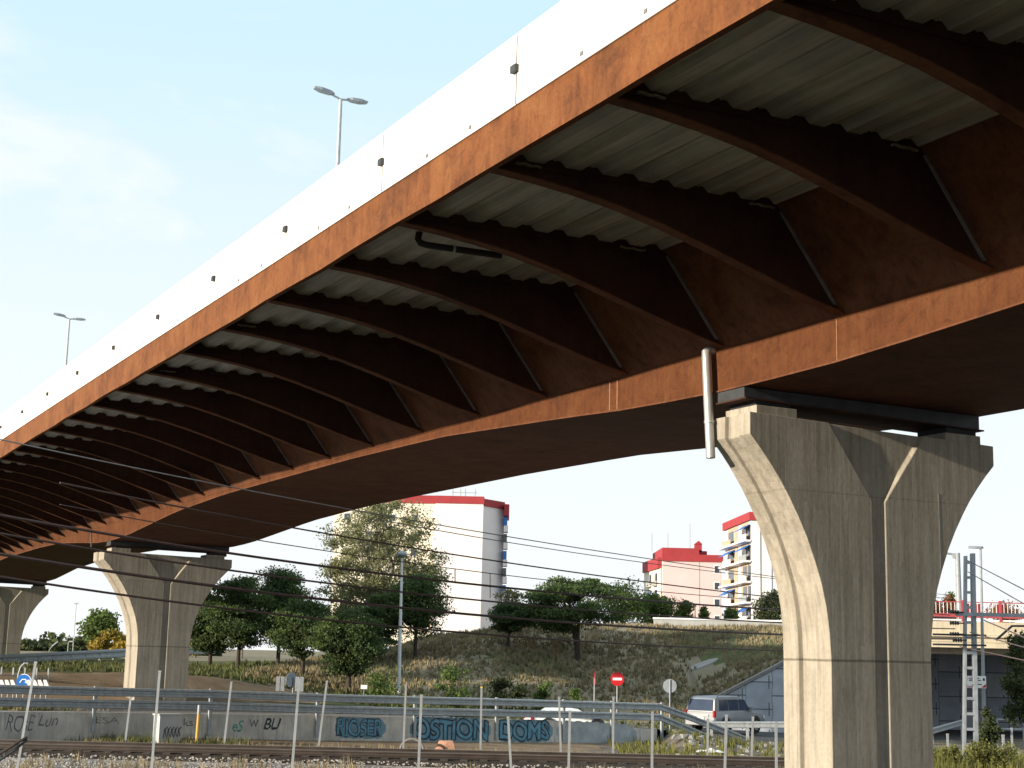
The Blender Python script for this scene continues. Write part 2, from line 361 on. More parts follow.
for i in range(3):
    uc = -.32+45.3*i; vc = 2.65+cur(uc)-(.15 if i == 1 else 0)
    X = BO[0]+cos(BR)*vc-sin(BR)*uc; Y = BO[1]+sin(BR)*vc+cos(BR)*uc
    pr = empty('bridge_pier', PL[i], 'bridge pier', (X, Y, 0), BR, 'flared concrete piers under the viaduct')
    sh = pier_mesh(i).build('shaft', M['concrete'], pr); bevel(sh, .012, 2)
    for s in (-1, 1):
        mb = MB(); x0 = 2.08*s; zz = 7.36-.022*x0
        mb.box(x0-.42, x0+.42, -.43, .43, zz-.02, zz+.16); bevel(mb.build('bearing_plinth', M['concrete'], pr), .01)
    if i == 0:
        g = MB(); g.box(1.36, 1.375, -.529, -.524, 5.05, 6.35); g.build('tie_bar', M['greysteel'], pr)

# lamps standing on the deck
def deck_lamp(u, ztop, label):
    c = cur(u); v = 2.65+c
    X = BO[0]+cos(BR)*v-sin(BR)*u; Y = BO[1]+sin(BR)*v+cos(BR)*u
    r = empty('street_lamp', label, 'street lamp', (X, Y, 10.5), BR, 'twin headed lamps on the viaduct deck')
    h = ztop-10.5
    MB().tube([(0, 0, 0), (0, 0, h)], [.11, .06], 10).build('pole', M['galvdull'], r, True)
    MB().tube([(-.35, 0, h+.12), (0, 0, h), (.3, 0, h+.04)], .04, 8).build('arm', M['galvdull'], r)
    for s, z in ((-1, .22), (1, .05)):
        rings = []
        for t, a, b in ((.25, .06, .05), (.4, .15, .10), (.75, .17, .11), (1.0, .10, .06)):
            zc = h+.12+(z-.10)*t if s < 0 else h+.06+z*t*.3
            rings.append([(s*t*.98, a*x, zc+b*y) for x, y in ((-1, -.5), (1, -.5), (1, .3), (.5, .7), (-.5, .7), (-1, .3))])
        MB().loft(rings).build('lamp_head', M['galv'], r)
deck_lamp(25.95, 22.15, 'tall twin headed street lamp rising behind the white parapet, nearer of the two')
deck_lamp(73.7, 23.5, 'small distant twin headed street lamp behind the white parapet at far left')
# ------------------------------------------------------------------ terrain
def sm(x, a, b):
    t = clampi((x-a)/(b-a)); return t*t*(3-2*t)
def wallY(X): return 64.5+.71*X
WD = sqrt(1+.71**2)
def zroad(X): return float(np.interp(X, [-60, -15, -7, 2, 7, 11, 15, 60], [1.35, 1.05, .9, .62, .2, -.3, -.5, -.55]))
def roadz(X, d): return zroad(X)-.62*sm(d, .8, 5.5)*sm(X, -7, 1)*(1-sm(X, 7, 10))
def zfront(X): return float(np.interp(X, [-60, -15, -7.6, -.6, 6.5, 12, 60], [.35, .3, .02, -.17, -.33, -.5, -.5]))
def hillz(X): return float(np.interp(X, [-200, -22, -14, -9, -5, 0, 20, 60, 300], [2.5, 2.5, 2.6, 3.3, 4.5, 5.35, 5.85, 5.9, 5.9]))
def nz(x, y, s): return mnoise.noise(Vector((x*s, y*s, 3.7)))
def ground(X, Y):
    d = (Y-wallY(X))/WD
    if X > 9: d = min(d, (Y-72)/1.0) if X > 11 else d
    n = .10*nz(X, Y, .25)+.05*nz(X, Y, .9)
    if Y < 46: return n*.5 if Y > 40 else n*.4
    if Y < 53.5: return .13*(sm(Y, 46, 46.9)-sm(Y, 52.4, 53.4))+n*.3
    if d < 1.0:
        t = sm(Y, 53.2, 56.5)
        b = zfront(X)*t
        if X > 7.3: b += (zroad(X)-zfront(X))*sm(Y, 58, 69)
        return b+(n*.6*sm(Y, 53.4, 54.5) if d < -.8 else 0)
    zr = zroad(X)
    if X < 20 and X > 11.6:
        if Y < 86.15: return zr+ (n*.4 if Y > 83 else 0)
        top = 1.25+(X-12)*.535
        return top-.12+(hillz(X)-top)*sm(Y, 86.3, 108)+n
    if X >= 20:
        if Y < 95.3: return zr
        return 5.6+n*.3
    toe = 79.5 if X > -12 else 76-.1*0
    toe = float(np.interp(X, [-200, -60, -22, -14, -6, 4, 12], [150, 110, 70, 74, 78, 80, 84]))
    rd = roadz(X, d) if X < 9 else zr
    if d < 9.3: return rd
    # dirt shoulder left
    lf = 1-sm(X, -16, -6)
    base = rd+(2.15-rd)*lf*sm(d, 9.4, 15)
    z = base+(hillz(X)-base)*sm(Y, toe, 108)
    return z+n*sm(d, 9.3, 12)*(1.6 if X > -10 else 1.)
xs = np.concatenate([[-2500, -1400, -800, -450, -260, -160, -110, -80, -60], np.arange(-50, 36, .6), [11.55, 11.62, 19.97, 20.03, 40, 50, 65, 90, 140, 220, 400, 800, 1400, 2500]]); xs = np.unique(np.round(xs, 3))
ys = np.concatenate([[-60, -30, -10, 5, 20, 30], np.arange(35, 120, .6), [86.1, 86.2, 95.25, 95.35, 125, 132, 140, 155, 175, 200, 250, 330, 500, 900, 1600, 3000, 5000]]); ys = np.unique(np.round(ys, 3))
G = [[ground(x, y) if y < 112 else (hillz(x)+.3*nz(x, y, .05) if not (x >= 20) else 5.7) for x in xs] for y in ys]
def gmat(name, cols, scale, bmp=.6, fine=20, fcols=((.6, .6, .6), (1.15, 1.15, 1.15))):
    m, nt, b = newmat(name); v = coords(nt)
    n1 = noise(nt, v, scale, 8, .65, .3); n2 = noise(nt, v, fine, 4, .7)
    st = [(.28+.44*i/(len(cols)-1), c) for i, c in enumerate(cols)]
    col = mix(nt, ramp(nt, n1, st), ramp(nt, n2, [(.3, fcols[0]), (.7, fcols[1])]), 1., 'MULTIPLY')
    nt.links.new(col, b.inputs['Base Color']); b.inputs['Roughness'].default_value = .95; b.inputs['Specular IOR Level'].default_value = .1
    bump(nt, b, n2, bmp, .06); return m
def ballast_mat():
    m, nt, b = newmat('ballast'); v = coords(nt)
    vo = nt.nodes.new('ShaderNodeTexVoronoi'); vo.inputs['Scale'].default_value = 11; nt.links.new(v, vo.inputs['Vector'])
    n1 = noise(nt, v, .7, 6, .6)
    hs = nt.nodes.new('ShaderNodeSeparateColor'); nt.links.new(vo.outputs['Color'], hs.inputs[0])
    c = ramp(nt, hs.outputs[0], [(0, (.16, .15, .15)), (.5, (.30, .29, .29)), (1, (.50, .48, .46))])
    c = mix(nt, c, ramp(nt, n1, [(.35, (.75, .68, .6)), (.6, (1, 1, 1))]), .8, 'MULTIPLY')
    nt.links.new(c, b.inputs['Base Color']); b.inputs['Roughness'].default_value = .9
    bump(nt, b, vo.outputs['Distance'], -.9, .06); return m
GM = [ballast_mat(),
      gmat('oily_track_bed', [(.035, .028, .024), (.07, .055, .045), (.10, .08, .06)], 1.2),
      gmat('bare_dirt', [(.16, .115, .075), (.27, .20, .135), (.33, .26, .18)], .8),
      gmat('dry_hill_grass', [(.18, .155, .105), (.225, .195, .135), (.26, .225, .16), (.185, .175, .11)], .3, fcols=((.75, .75, .75), (1.1, 1.1, 1.1))),
      gmat('green_verge', [(.055, .075, .03), (.10, .115, .05), (.17, .15, .08)], .5),
      gmat('weedy_rubble_ground', [(.07, .055, .04), (.15, .12, .09), (.24, .21, .18), (.10, .09, .05)], 1.1),
      M['asphalt'],
      gmat('dark_unseen_ground', [(.035, .032, .02), (.055, .048, .03), (.075, .062, .04)], .5)]  # unseen near ground, darkened to cut light bounced up under the deck
def gmi(x, y):
    j = 1.2*nz(x, y, .35)+.5*nz(x+9, y, 1.1)
    d = (y-wallY(x))/WD
    if y < 36+j: return 7
    if y < 46.2+.25*j: return 0
    if y < 53.+.15*j: return 1
    if d < .3 or (x > 9 and y < 71.5+.3*j): return 5 if x > 4+2*j else 2
    if d < 9.3 or (x > 9 and y < 84): return 6
    if x < -9+2*j and d < 17+2*j: return 2
    if x < -6 and y > 76 and y < 112: return 4
    if y > 112: return 3
    if y < 82+3*j: return 4
    if nz(x+50, y, .12) > .30 and y < 96: return 2
    if nz(x, y+30, .10) > .22: return 4
    return 3
me = bpy.data.meshes.new('ground'); nx, ny = len(xs), len(ys)
vs = [(float(x), float(y), G[j][i]) for j, y in enumerate(ys) for i, x in enumerate(xs)]
fs = [(j*nx+i, j*nx+i+1, (j+1)*nx+i+1, (j+1)*nx+i) for j in range(ny-1) for i in range(nx-1)]
me.from_pydata(vs, [], fs)
for q in GM: me.materials.append(q)
me.polygons.foreach_set('material_index', [gmi((xs[i]+xs[i+1])/2, (ys[j]+ys[j+1])/2) for j in range(ny-1) for i in range(nx-1)])
me.polygons.foreach_set('use_smooth', [True]*len(fs))
go = bpy.data.objects.new('ground', me); COL.objects.link(go); tag(go, kind='structure')

# road sheet and its painted lines
def rp(X, d):   # point on the road, d metres behind the wall line, at wall abscissa X
    return (X-.71/WD*d, wallY(X)+d/WD)
RX = list(np.arange(-60, 9.01, 1.0))
mb = MB()
rings = []
for X in RX:
    r = []
    for d in (.38, .8, 2., 3.2, 4.5, 5.6, 8.8): x, y = rp(X, d); r.append((x, y, roadz(x, d)+.05))
    rings.append(r)
mb.loft(rings, close=False, cap=False)
ro = mb.build('road', M['asphalt']); tag(ro, kind='structure')
mb = MB()
for d0, d1 in ((1.0, 1.14), (8.2, 8.34)):
    rings = []
    for X in RX:
        r = []
        for d in (d0, d1): x, y = rp(X, d); r.append((x, y, roadz(x, d)+.056))
        rings.append(r)
    mb.loft(rings, close=False, cap=False)
tag(mb.build('road_marking', mat('white_road_paint', (.78, .78, .76), .7, .1, 3)), kind='structure')

# railway track
tr = empty('railway_track', 'single dark railway track running across the scene in front of the graffiti wall', 'railway track', (0, 49.5, 0))
def rail(y):
    p = [(-.07, 0), (.07, 0), (.07, .02), (.012, .045), (.012, .11), (.034, .125), (.034, .165), (-.034, .165), (-.034, .125), (-.012, .11), (-.012, .045), (-.07, .02)]
    mb = MB(); mb.prism([(y+a, .16+b) for a, b in p], 'x', -90, 90); return mb
M['railsteel'] = mat('rusty_rail', (.05, .038, .032), .6, .3, 2, metal=.2)
M['shinyrail'] = mat('worn_rail_head', (.30, .28, .27), .4, .15, 2, metal=.4)
for y in (-.9, .9):
    r_ = rail(y).build('rail', M['railsteel'], tr)
    h = MB(); h.box(-90, 90, y-.03, y+.03, .3255, .329); h.build('rail_head', M['shinyrail'], r_)
M['sleeper'] = mat('dark_sleeper', (.05, .042, .038), .9, .3, 4)
mb = MB()
for i in range(-66, 67): mb.box(i*.62-.12, i*.62+.12, -1.3, 1.3, .03, .158)
slp = mb.build('sleepers', M['sleeper'], tr); slp['kind'] = 'stuff'

# retaining wall with graffiti
def wl(X, off, z): return (X+off*.71/WD*1.0, wallY(X)-off/WD, z)   # off metres in front of the wall face
wallm = mat('grey_stained_concrete', (.50, .475, .43), .9, .22, 1.6, bmp=.3, streak=.3)
WXs = list(np.arange(-45, 6.9, 1.))+[6.9]
wt = empty('retaining_wall', 'low grey concrete retaining wall under the guardrail, painted with blue graffiti', 'wall', (0, 0, 0))
mb = MB()
mb.loft([[wl(X, 0, zfront(X)-.6), wl(X, 0, zroad(X)+.06), wl(X, -.4, zroad(X)+.06), wl(X, -.4, zfront(X)-.6)] for X in WXs])
mb.build('wall_body', wallm, wt)
# graffiti lettering
GB = mat('blue_spray_paint', (.10, .24, .33), .8, .35, 3); GD = mat('dark_spray_paint', (.03, .045, .06), .8, .2, 3); GF_ = mat('faded_dark_spray', (.15, .15, .15), .9, .3, 4); GT = mat('teal_spray_paint', (.06, .30, .24), .8, .2, 3)
def px_on_wall(px):      # wall abscissa seen at photo column px
    k = (px-512)/F*1.012
    return 64.5*k/(1-.71*k)
def graffiti(txt, px0, px1, zc, h, m, out, off, shear=0., name='graffiti'):
    X0, X1 = px_on_wall(px0), px_on_wall(px1)
    cu_ = bpy.data.curves.new('t', 'FONT'); cu_.body = txt; cu_.size = 1; cu_.offset = out; cu_.extrude = .0; cu_.shear = shear; cu_.space_character = .92
    cu_.align_x = 'LEFT'
    t = bpy.data.objects.new('t', cu_); COL.objects.link(t)
    bpy.context.view_layer.update()
    me = bpy.data.meshes.new_from_object(t); bpy.data.objects.remove(t)
    co = np.array([v.co[:] for v in me.vertices]); mn = co.min(0); mxx = co.max(0)
    L = sqrt((X1-X0)**2+(wallY(X1)-wallY(X0))**2)
    for v in me.vertices:
        fx = (v.co.x-mn[0])/(mxx[0]-mn[0]); fz = (v.co.y-mn[1])/(mxx[1]-mn[1])
        fz += .06*sin(fx*23)+.04*sin(fx*9+1)
        X = X0+(X1-X0)*fx; p = wl(X, off, 0)
        v.co = (p[0], p[1], zc(X)-h/2+h*fz)
    me.materials.clear(); me.materials.append(m)
    o = bpy.data.objects.new(name, me); COL.objects.link(o); o.parent = wt; return o
def zc(X): return (zfront(X)+zroad(X))/2+.05
def slab(px0, px1, h, m, off, seed):
    X0, X1 = px_on_wall(px0), px_on_wall(px1); rr = random.Random(seed); n = 40; top = []; bot = []
    for i in range(n+1):
        X = X0+(X1-X0)*i/n; p = wl(X, off, 0); e = min(1, 6*min(i/n, 1-i/n)+.3)
        top.append((p[0], p[1], zc(X)+h/2*e*(.93+.12*rr.random()))); bot.append((p[0], p[1], zc(X)-h/2*e*(.93+.12*rr.random())))
    mb = MB(); mb.loft([top, bot], close=False, cap=False); o = mb.build('graffiti', m); o.parent = wt
GBg = mat('pale_blue_spray', (.14, .24, .30), .8, .3, 2)
slab(421, 499, .98, GBg, .004, 1); slab(504, 559, .92, GBg, .004, 2); slab(349, 398, .80, GBg, .004, 3); slab(562, 640, .95, mat('washed_blue_spray', (.32, .35, .37), .9, .25, 2), .003, 5)
graffiti('OSTION', 423, 497, zc, .88, GD, .075, .008); graffiti('OSTION', 424, 496, zc, .78, GB, .012, .012)
graffiti('DOMS', 507, 556, zc, .86, GD, .075, .008); graffiti('DOMS', 508, 555, zc, .74, GB, .012, .012)
graffiti('RIOSER', 350, 396, zc, .70, GD, .055, .008); graffiti('RIOSER', 351, 395, zc, .62, GB, .012, .012)
graffiti('BU', 280, 297, lambda X: zc(X)+.1, .42, GD, .01, .006, .3)
graffiti('eS', 250, 261, zc, .40, GT, .0, .006, .3)
graffiti('ROsE', 32, 60, lambda X: zc(X)+.02, .55, GF_, -.01, .006, .3); graffiti('Lun', 63, 82, lambda X: zc(X)+.1, .38, GF_, -.01, .006, .3)
graffiti('ESA', 118, 141, lambda X: zc(X)+.12, .22, GF_, -.01, .006); graffiti('w', 266, 275, lambda X: zc(X)+.1, .28, GF_, -.01, .006)
graffiti('ks', 203, 212, lambda X: zc(X)+.1, .25, GF_, -.01, .006)

# guardrails
def wbeam(pts, r=.31, name='beam', parent=None, m=None, flip=1):
    prof = [(0, 0), (-.045, -.03), (-.045, -.09), (0, -.12), (.0, -.19), (-.045, -.22), (-.045, -.28), (0, -.31)]
    prof = [(a*1.5, b*r/.31) for a, b in prof]; prof += [(a+.012, b) for a, b in prof[::-1]]
    rings = []
    for i, p in enumerate(pts):
        p = Vector(p); t = Vector(pts[min(i+1, len(pts)-1)])-Vector(pts[max(i-1, 0)]); t.z = 0; t.normalize()
        nrm = Vector((-t.y, t.x, 0))*flip
        rings.append([p+nrm*a+Vector((0, 0, b)) for a, b in prof])
    mb = MB(); mb.loft(rings); return mb.build(name, m or M['galvdull'], parent)
def onwall(px, py, off=.12):
    X = px_on_wall(px); q = at(px, py, wallY(X)-off/WD); return Vector((q.x, wallY(q.x)-off/WD, q.z))
gr = empty('guardrail', 'long double beam grey guardrail along the graffiti wall, sloping down at its right end', 'guardrail', (0, 0, 0))
tops = [(-60, 683), (0, 685), (92, 687.5), (209, 690), (317, 694), (415, 696.5), (497, 698.5), (564, 700.5), (612, 702), (660, 703.5)]
lows = [(-60, 696.5), (0, 698), (92, 700), (209, 702), (317, 705.5), (415, 708), (497, 709.5), (564, 711), (612, 712.5), (660, 714)]
end = [(at(690, 714, 70.6)), (at(720, 726, 71.8)), (at(745, 736, 72.8))]
endl = [(at(690, 726.5, 70.6)), (at(712, 736, 71.5))]
wbeam([onwall(*p) for p in tops]+end, name='beam', parent=gr)
wbeam([onwall(*p) for p in lows]+endl, name='beam', parent=gr)
for px in (-25, 92, 209, 317, 415, 497, 564, 612, 662):
    i = px_on_wall(px); yt = float(np.interp(px, [a for a, b in tops], [b for a, b in tops]))
    t = onwall(px, yt-1, .05); zb = zfront(t.x)-.05 if px > 640 else zfront(t.x)+.12
    mb = MB(); dx, dy = Vector((1, .71, 0)).normalized().xy
    def q(a, b, z): return (t.x+dx*a+dy*b, t.y+dy*a-dx*b, z)
    mb.hexa([q(-.06, -.045, zb), q(.06, -.045, zb), q(.06, .05, zb), q(-.06, .05, zb), q(-.06, -.045, t.z), q(.06, -.045, t.z), q(.06, .05, t.z), q(-.06, .05, t.z)])
    mb.build('post', M['galvdull'], gr)
    for zz in (t.z-.18, t.z-.56):
        b = MB(); b.hexa([q(-.1, .19, zz-.1), q(.1, .19, zz-.1), q(.1, .05, zz-.1), q(-.1, .05, zz-.1), q(-.1, .19, zz+.1), q(.1, .19, zz+.1), q(.1, .05, zz+.1), q(-.1, .05, zz+.1)]) if False else None
g2 = empty('guardrail', 'short single beam grey guardrail beside the silver four wheel drive car', 'guardrail', (0, 0, 0))
p_ = [at(x, 721.5, 73.2) for x in (704, 740, 790, 830)]
wbeam(p_, name='beam', parent=g2)
for p in (p_[0], p_[1], p_[2]): MB().box(p.x+.3, p.x+.42, p.y-.02, p.y+.1, -.7, p.z-.02).build('post', M['galvdull'], g2)
g3 = empty('guardrail', 'single beam guardrail between nearest pier and lattice mast, in front of the underpass', 'guardrail', (0, 0, 0))
p_ = [at(895, 733, 75), at(932, 728, 77), at(962, 719.5, 81)]
wbeam(p_, name='beam', parent=g3)
for p in p_: MB().box(p.x-.06, p.x+.06, p.y, p.y+.1, -.9, p.z-.02).build('post', M['galvdull'], g3)
g4 = empty('pipe_railing', 'grey tubular railing with two bars at the right edge in front of the underpass', 'railing', (0, 0, 0))
for yy in (719.5, 729): MB().tube([at(997, yy, 76), at(1050, yy+1, 76)], .045, 8).build('rail_bar', M['galv'], g4)
for xx in (997, 1023, 1049):
    a_ = at(xx, 719, 76); MB().tube([(a_.x, a_.y, -.7), a_], .045, 8).build('post', M['galv'], g4)

# fence posts
def fence_post(px, ytop, Y, zb, lean, label, group, r=.032, tipm=None):
    t = at(px, ytop, Y); x0 = t.x-lean; r_ = r
    root = empty('fence_post', label, 'fence post', (x0, Y, zb), 0, group)
    h = t.z-zb
    mb = MB()   # angle iron
    for a0, a1, b0, b1 in ((-r_, r_, -r_, -r_+.012), (-r_, -r_+.012, -r_+.0125, r_)):
        mb.hexa([(a0, b0, 0), (a1, b0, 0), (a1, b1, 0), (a0, b1, 0), (a0+lean, b0, h), (a1+lean, b0, h), (a1+lean, b1, h), (a0+lean, b1, h)])
    mb.build('shaft', M['post'], root)
    c = MB(); c.box(lean-r_-.006, lean+r_+.006, -r_-.006, r_+.006, h-.03, h+.012); c.build('cap', tipm or M['post'], root)
    return root
GN = 'tall pale steel posts of the near fence'; GF = 'thin steel posts of the far fence beyond the track'
near = [(36, 662, .30, 'pale near fence post with two dark handrail tubes reaching it'),
        (160, 671, .06, 'pale near fence post standing in front of the white and grey cabinet'),
        (299.5, 679, .10, 'tall pale near fence post in front of the BU scrawl on the wall'),
        (421.5, 695, .02, 'near fence post cutting the left end of the big OSTION graffiti'),
        (508, 717, -.16, 'short near fence post leaning left in front of the DOMS graffiti'),
        (570, 711, .02, 'short near fence post just right of the DOMS graffiti'),
        (652.5, 712, .01, 'short near fence post in front of the guardrail where its end starts to drop'),
        (726.5, 715, .07, 'slightly leaning near fence post in front of the silver car rear wheel'),
        (776, 722, .0, 'near fence post close to the left edge of the nearest pier')]
for px, yt, lean, lab in near: fence_post(px, yt, 37.0 if px < 500 else 40, -.1, lean, lab, GN, .031)
ym = mat('yellow_tip_paint', (.6, .45, .08), .6, .15, 4)
far = [(131, 697, .10, 'thin far fence post against the wall left of the white cabinet'), (231.5, 682, .14, 'thin leaning far fence post between the yellow marker and the BU scrawl'),
       (327, 681, .2, 'thin leaning far fence post just left of the smaller blue graffiti'), (406, 685, .02, 'thin far fence post between the two blue graffiti pieces'),
       (481.5, 687, -.02, 'far fence post with a yellow tip over the OSTION graffiti'), (559, 697, -.1, 'thin far fence post at the right end of the DOMS graffiti'),
       (613.5, 697, .0, 'thin far fence post directly below the no entry sign'), (708, 719, .02, 'thin far fence post in front of the silver car tailgate'),
       (753, 717, .06, 'thin far fence post in front of the silver car front door')]
for px, yt, lean, lab in far: fence_post(px, yt, 54.0, 0., lean, lab, GF, .035, ym if 'yellow tip' in lab else None)
for px, yt, Yy, lab in ((947.5, 734, 56, 'thin fence post among weeds left of the lattice mast'), (1003, 735, 48, 'pale fence post at right edge, nearer and whiter of the pair'), (1011.5, 728, 62, 'thin grey fence post at right edge behind the whiter one')):
    fence_post(px, yt, Yy, -.3, .0, lab, 'fence posts right of the pier', .035)

# bent handrail bottom left
hr = empty('broken_handrail', 'two dark bent steel tubes sloping down from the leftmost near fence post at bottom left', 'handrail', (0, 0, 0))
for dy in (0, 5.5): MB().tube([at(27, 737+dy*.5, 36.8), at(14, 745+dy, 36.6), at(-12, 761+dy*1.3, 36.4), at(-40, 775+dy*1.5, 36.2)], .035, 8).build('tube', M['darksteel'] if dy else M['railsteel'], hr)

# trackside cabinet, yellow marker
cb = empty('cabinet', 'trackside concrete cabinet with bright white left side and black scrawl on its grey front', 'cabinet', (0, 0, 0))
c0 = at(158.5, 742, 53.6); c0.z = max(c0.z, -.02)
a1 = radians(40); ex = Vector((cos(a1), sin(a1), 0))*.84; ey = Vector((-sin(a1), cos(a1), 0))*.46
wm = mat('pale_cabinet_concrete', (.42, .43, .43), .6, .08, 3)
def cabq(p, q, z): v = Vector((c0.x, 53.6, 0))+ex*p+ey*q; return (v.x, v.y, z)
mb = MB(); mb.hexa([cabq(0, 0, -.1), cabq(1, 0, -.1), cabq(1, 1, -.1), cabq(0, 1, -.1), cabq(0, 0, 1.06), cabq(1, 0, 1.06), cabq(1, 1, 1.06), cabq(0, 1, 1.06)])
mb.build('body', wm, cb)
mb = MB(); mb.hexa([cabq(-.05, -.05, 1.0625), cabq(1.05, -.05, 1.0625), cabq(1.05, 1.05, 1.0625), cabq(-.05, 1.05, 1.0625), cabq(-.05, -.05, 1.12), cabq(1.05, -.05, 1.12), cabq(1.05, 1.05, 1.12), cabq(-.05, 1.05, 1.12)]); mb.build('lid', wm, cb)
mb = MB()
for k in range(5):
    f = .2+.16*k; pts = [(f, .3), (f+.05, .62), (f+.12, .35), (f+.06, .55), (f+.16, .68)]
    mb.tube([cabq(a, -.012, b) for a, b in pts], .014, 5)
mb.build('scrawl', GD, cb)
mk = empty('marker_post', 'short orange yellow marker post with a grey top against the wall', 'marker post', (0, 0, 0))
t_ = at(199.5, 705, 54.2); b_ = at(196.5, 742, 54.2)
MB().tube([b_, b_+(t_-b_)*.76], .055, 8).build('shaft', mat('faded_orange_paint', (.55, .33, .08), .7, .15, 4), mk)
MB().tube([b_+(t_-b_)*.762, t_], .062, 8).build('cap', M['post'], mk)
# pale red block and culvert
pb = MB(); q0 = at(446, 751, 56); 
rr = random.Random(3)
pb.loft([[(q0.x+.42*sx*(1-.12*k)+rr.uniform(-.03, .03), 56+.25*sy, q0.z-.05+.14*k) for sx, sy in ((-1, -1), (0, -1.15), (1, -1), (1, 1), (0, 1.1), (-1, 1))] for k in range(4)])
tag(bevel(pb.build('concrete_block', mat('pinkish_stained_concrete', (.42, .24, .17), .9, .35, 5, bmp=.4)), .03), 'pinkish painted concrete block lying by the track under the OSTION graffiti', 'block')
cv = MB(); q0 = at(412, 751, 55.2)
cv.tube([(q0.x+.42*cos(t), 55.2, q0.z+.42*sin(t)) for t in np.linspace(0, pi, 13)], .05, 8)
tag(cv.build('culvert_arch', M['greysteel']), 'small grey concrete arch half buried by the wall between the two blue graffiti pieces', 'culvert')

# ------------------------------------------------------------------ signs and street furniture
def disc(mb, c, r, nrm, th=.02, n=28, oct_=False):
    nrm = Vector(nrm).normalized(); x = nrm.cross(Vector((0, 0, 1))).normalized(); y = x.cross(nrm)
    n = 8 if oct_ else n; o = pi/8 if oct_ else 0
    mb.loft([[c+nrm*s+(x*cos(2*pi*k/n+o)+y*sin(2*pi*k/n+o))*r for k in range(n)] for s in (-th/2, th/2)]); return mb
red = mat('red_sign_face', (.55, .015, .02), .4, .06, 3); white = mat('white_sign_face', (.80, .80, .80), .45, .04, 3); blue = mat('blue_sign_face', (.02, .16, .55), .4, .06, 3)
def gz(x, y): return ground(x, y) if y < 112 else hillz(x)
s1 = empty('road_sign', 'round red no entry sign with a white bar on a thin post', 'road sign', (0, 0, 0))
c = at(617.3, 679, 76); nf = Vector((.12, -1, 0)).normalized(); xr = Vector((1, .12, 0)).normalized()
MB().tube([(c.x, c.y+.05, gz(c.x, 76)-.2), (c.x, c.y+.05, c.z+.2)], .035, 8).build('post', M['post'], s1)
f = disc(MB(), c, .34, nf).build('sign_face', red, s1)
b = MB(); k = c+nf*.013; b.hexa([k+xr*sx*.23+Vector((0, 0, sz*.062))+nf*o for sz in (-1, 1) for sx, o in ((-1, .004), (1, .004), (1, 0), (-1, 0))]); b.build('white_bar', white, f)
s2 = empty('road_sign', 'round road sign seen from its grey back, standing left of the silver car', 'road sign', (0, 0, 0))
c = at(669.8, 686, 73.5)
MB().tube([(c.x, c.y-.04, -.4), (c.x, c.y-.04, c.z+.30)], .035, 8).build('post', M['post'], s2)
disc(MB(), c, .33, (.1, 1, 0)).build('sign_face', M['galv'], s2)
s3 = empty('road_sign', 'narrow red triangular road sign seen almost edge on, left of the no entry sign', 'road sign', (0, 0, 0))
c = at(594.5, 677, 77)
MB().tube([(c.x, c.y, .2), (c.x, c.y, c.z-.05)], .035, 8).build('post', M['post'], s3)
b = MB(); nn = Vector((.99, .10, 0)).normalized(); xx = Vector((-.10, .99, 0)); b.loft([[c+nn*s+xx*p+Vector((0, 0, z)) for p, z in ((-.45, -.35), (.45, -.35), (0, .42))] for s in (-.012, .012)]); b.build('sign_face', mat('dark_red_sign_face', (.30, .03, .03), .5, .1, 3), s3)
s4 = empty('road_sign', 'grey sign backs, an octagon and narrow panels, beyond the guardrail left of the white lamp', 'road sign', (0, 0, 0))
c = at(291, 682, 72)
for dx in (-.45, .1, .5): MB().tube([(c.x+dx, 72.05, .9), (c.x+dx, 72.05, c.z+.2)], .03, 6).build('post', M['post'], s4)
disc(MB(), c+Vector((.02, 0, .1)), .36, (.75, -.66, 0), oct_=True).build('sign_face', M['galv'], s4)
for dx in (-.60, -.38, .30, .52):
    MB().box(c.x+dx-.09, c.x+dx+.09, 71.9, 71.92, c.z-.42, c.z+.25).build('panel', M['galv'], s4)
s5 = empty('notice_sign', 'tiny white rectangular notice in the green verge left of the lamp post', 'sign', (0, 0, 0))
c = at(364, 687, 77); MB().box(c.x-.16, c.x+.16, 76.98, 77, c.z-.1, c.z+.1).build('sign_face', white, s5); MB().box(c.x-.02, c.x+.02, 77.004, 77.03, .9, c.z).build('post', M['post'], s5)
s6 = empty('road_sign', 'round blue sign with a white arrow, behind the guardrail at far left', 'road sign', (0, 0, 0))
c = at(24, 681.5, 62)
MB().tube([(c.x, c.y+.05, 1.0), (c.x, c.y+.05, c.z)], .03, 8).build('post', M['post'], s6)
f = disc(MB(), c, .30, (.1, -1, 0)).build('sign_face', blue, s6)
b = MB(); b.tube([c+Vector((-.15, -.02, -.05)), c+Vector((-.06, -.02, .08)), c+Vector((.08, -.02, .08)), c+Vector((.13, -.02, -.03))], .028, 6); b.tube([c+Vector((.05, -.02, -.02)), c+Vector((.14, -.02, -.07)), c+Vector((.19, -.02, .03))], .022, 6); b.build('arrow', white, f)
rg = MB(); rg.tube([c+Vector((.0+.29*cos(t), -.006, .29*sin(t))) for t in np.linspace(0, 2*pi, 25)], .018, 5); rg.build('rim', white, f)
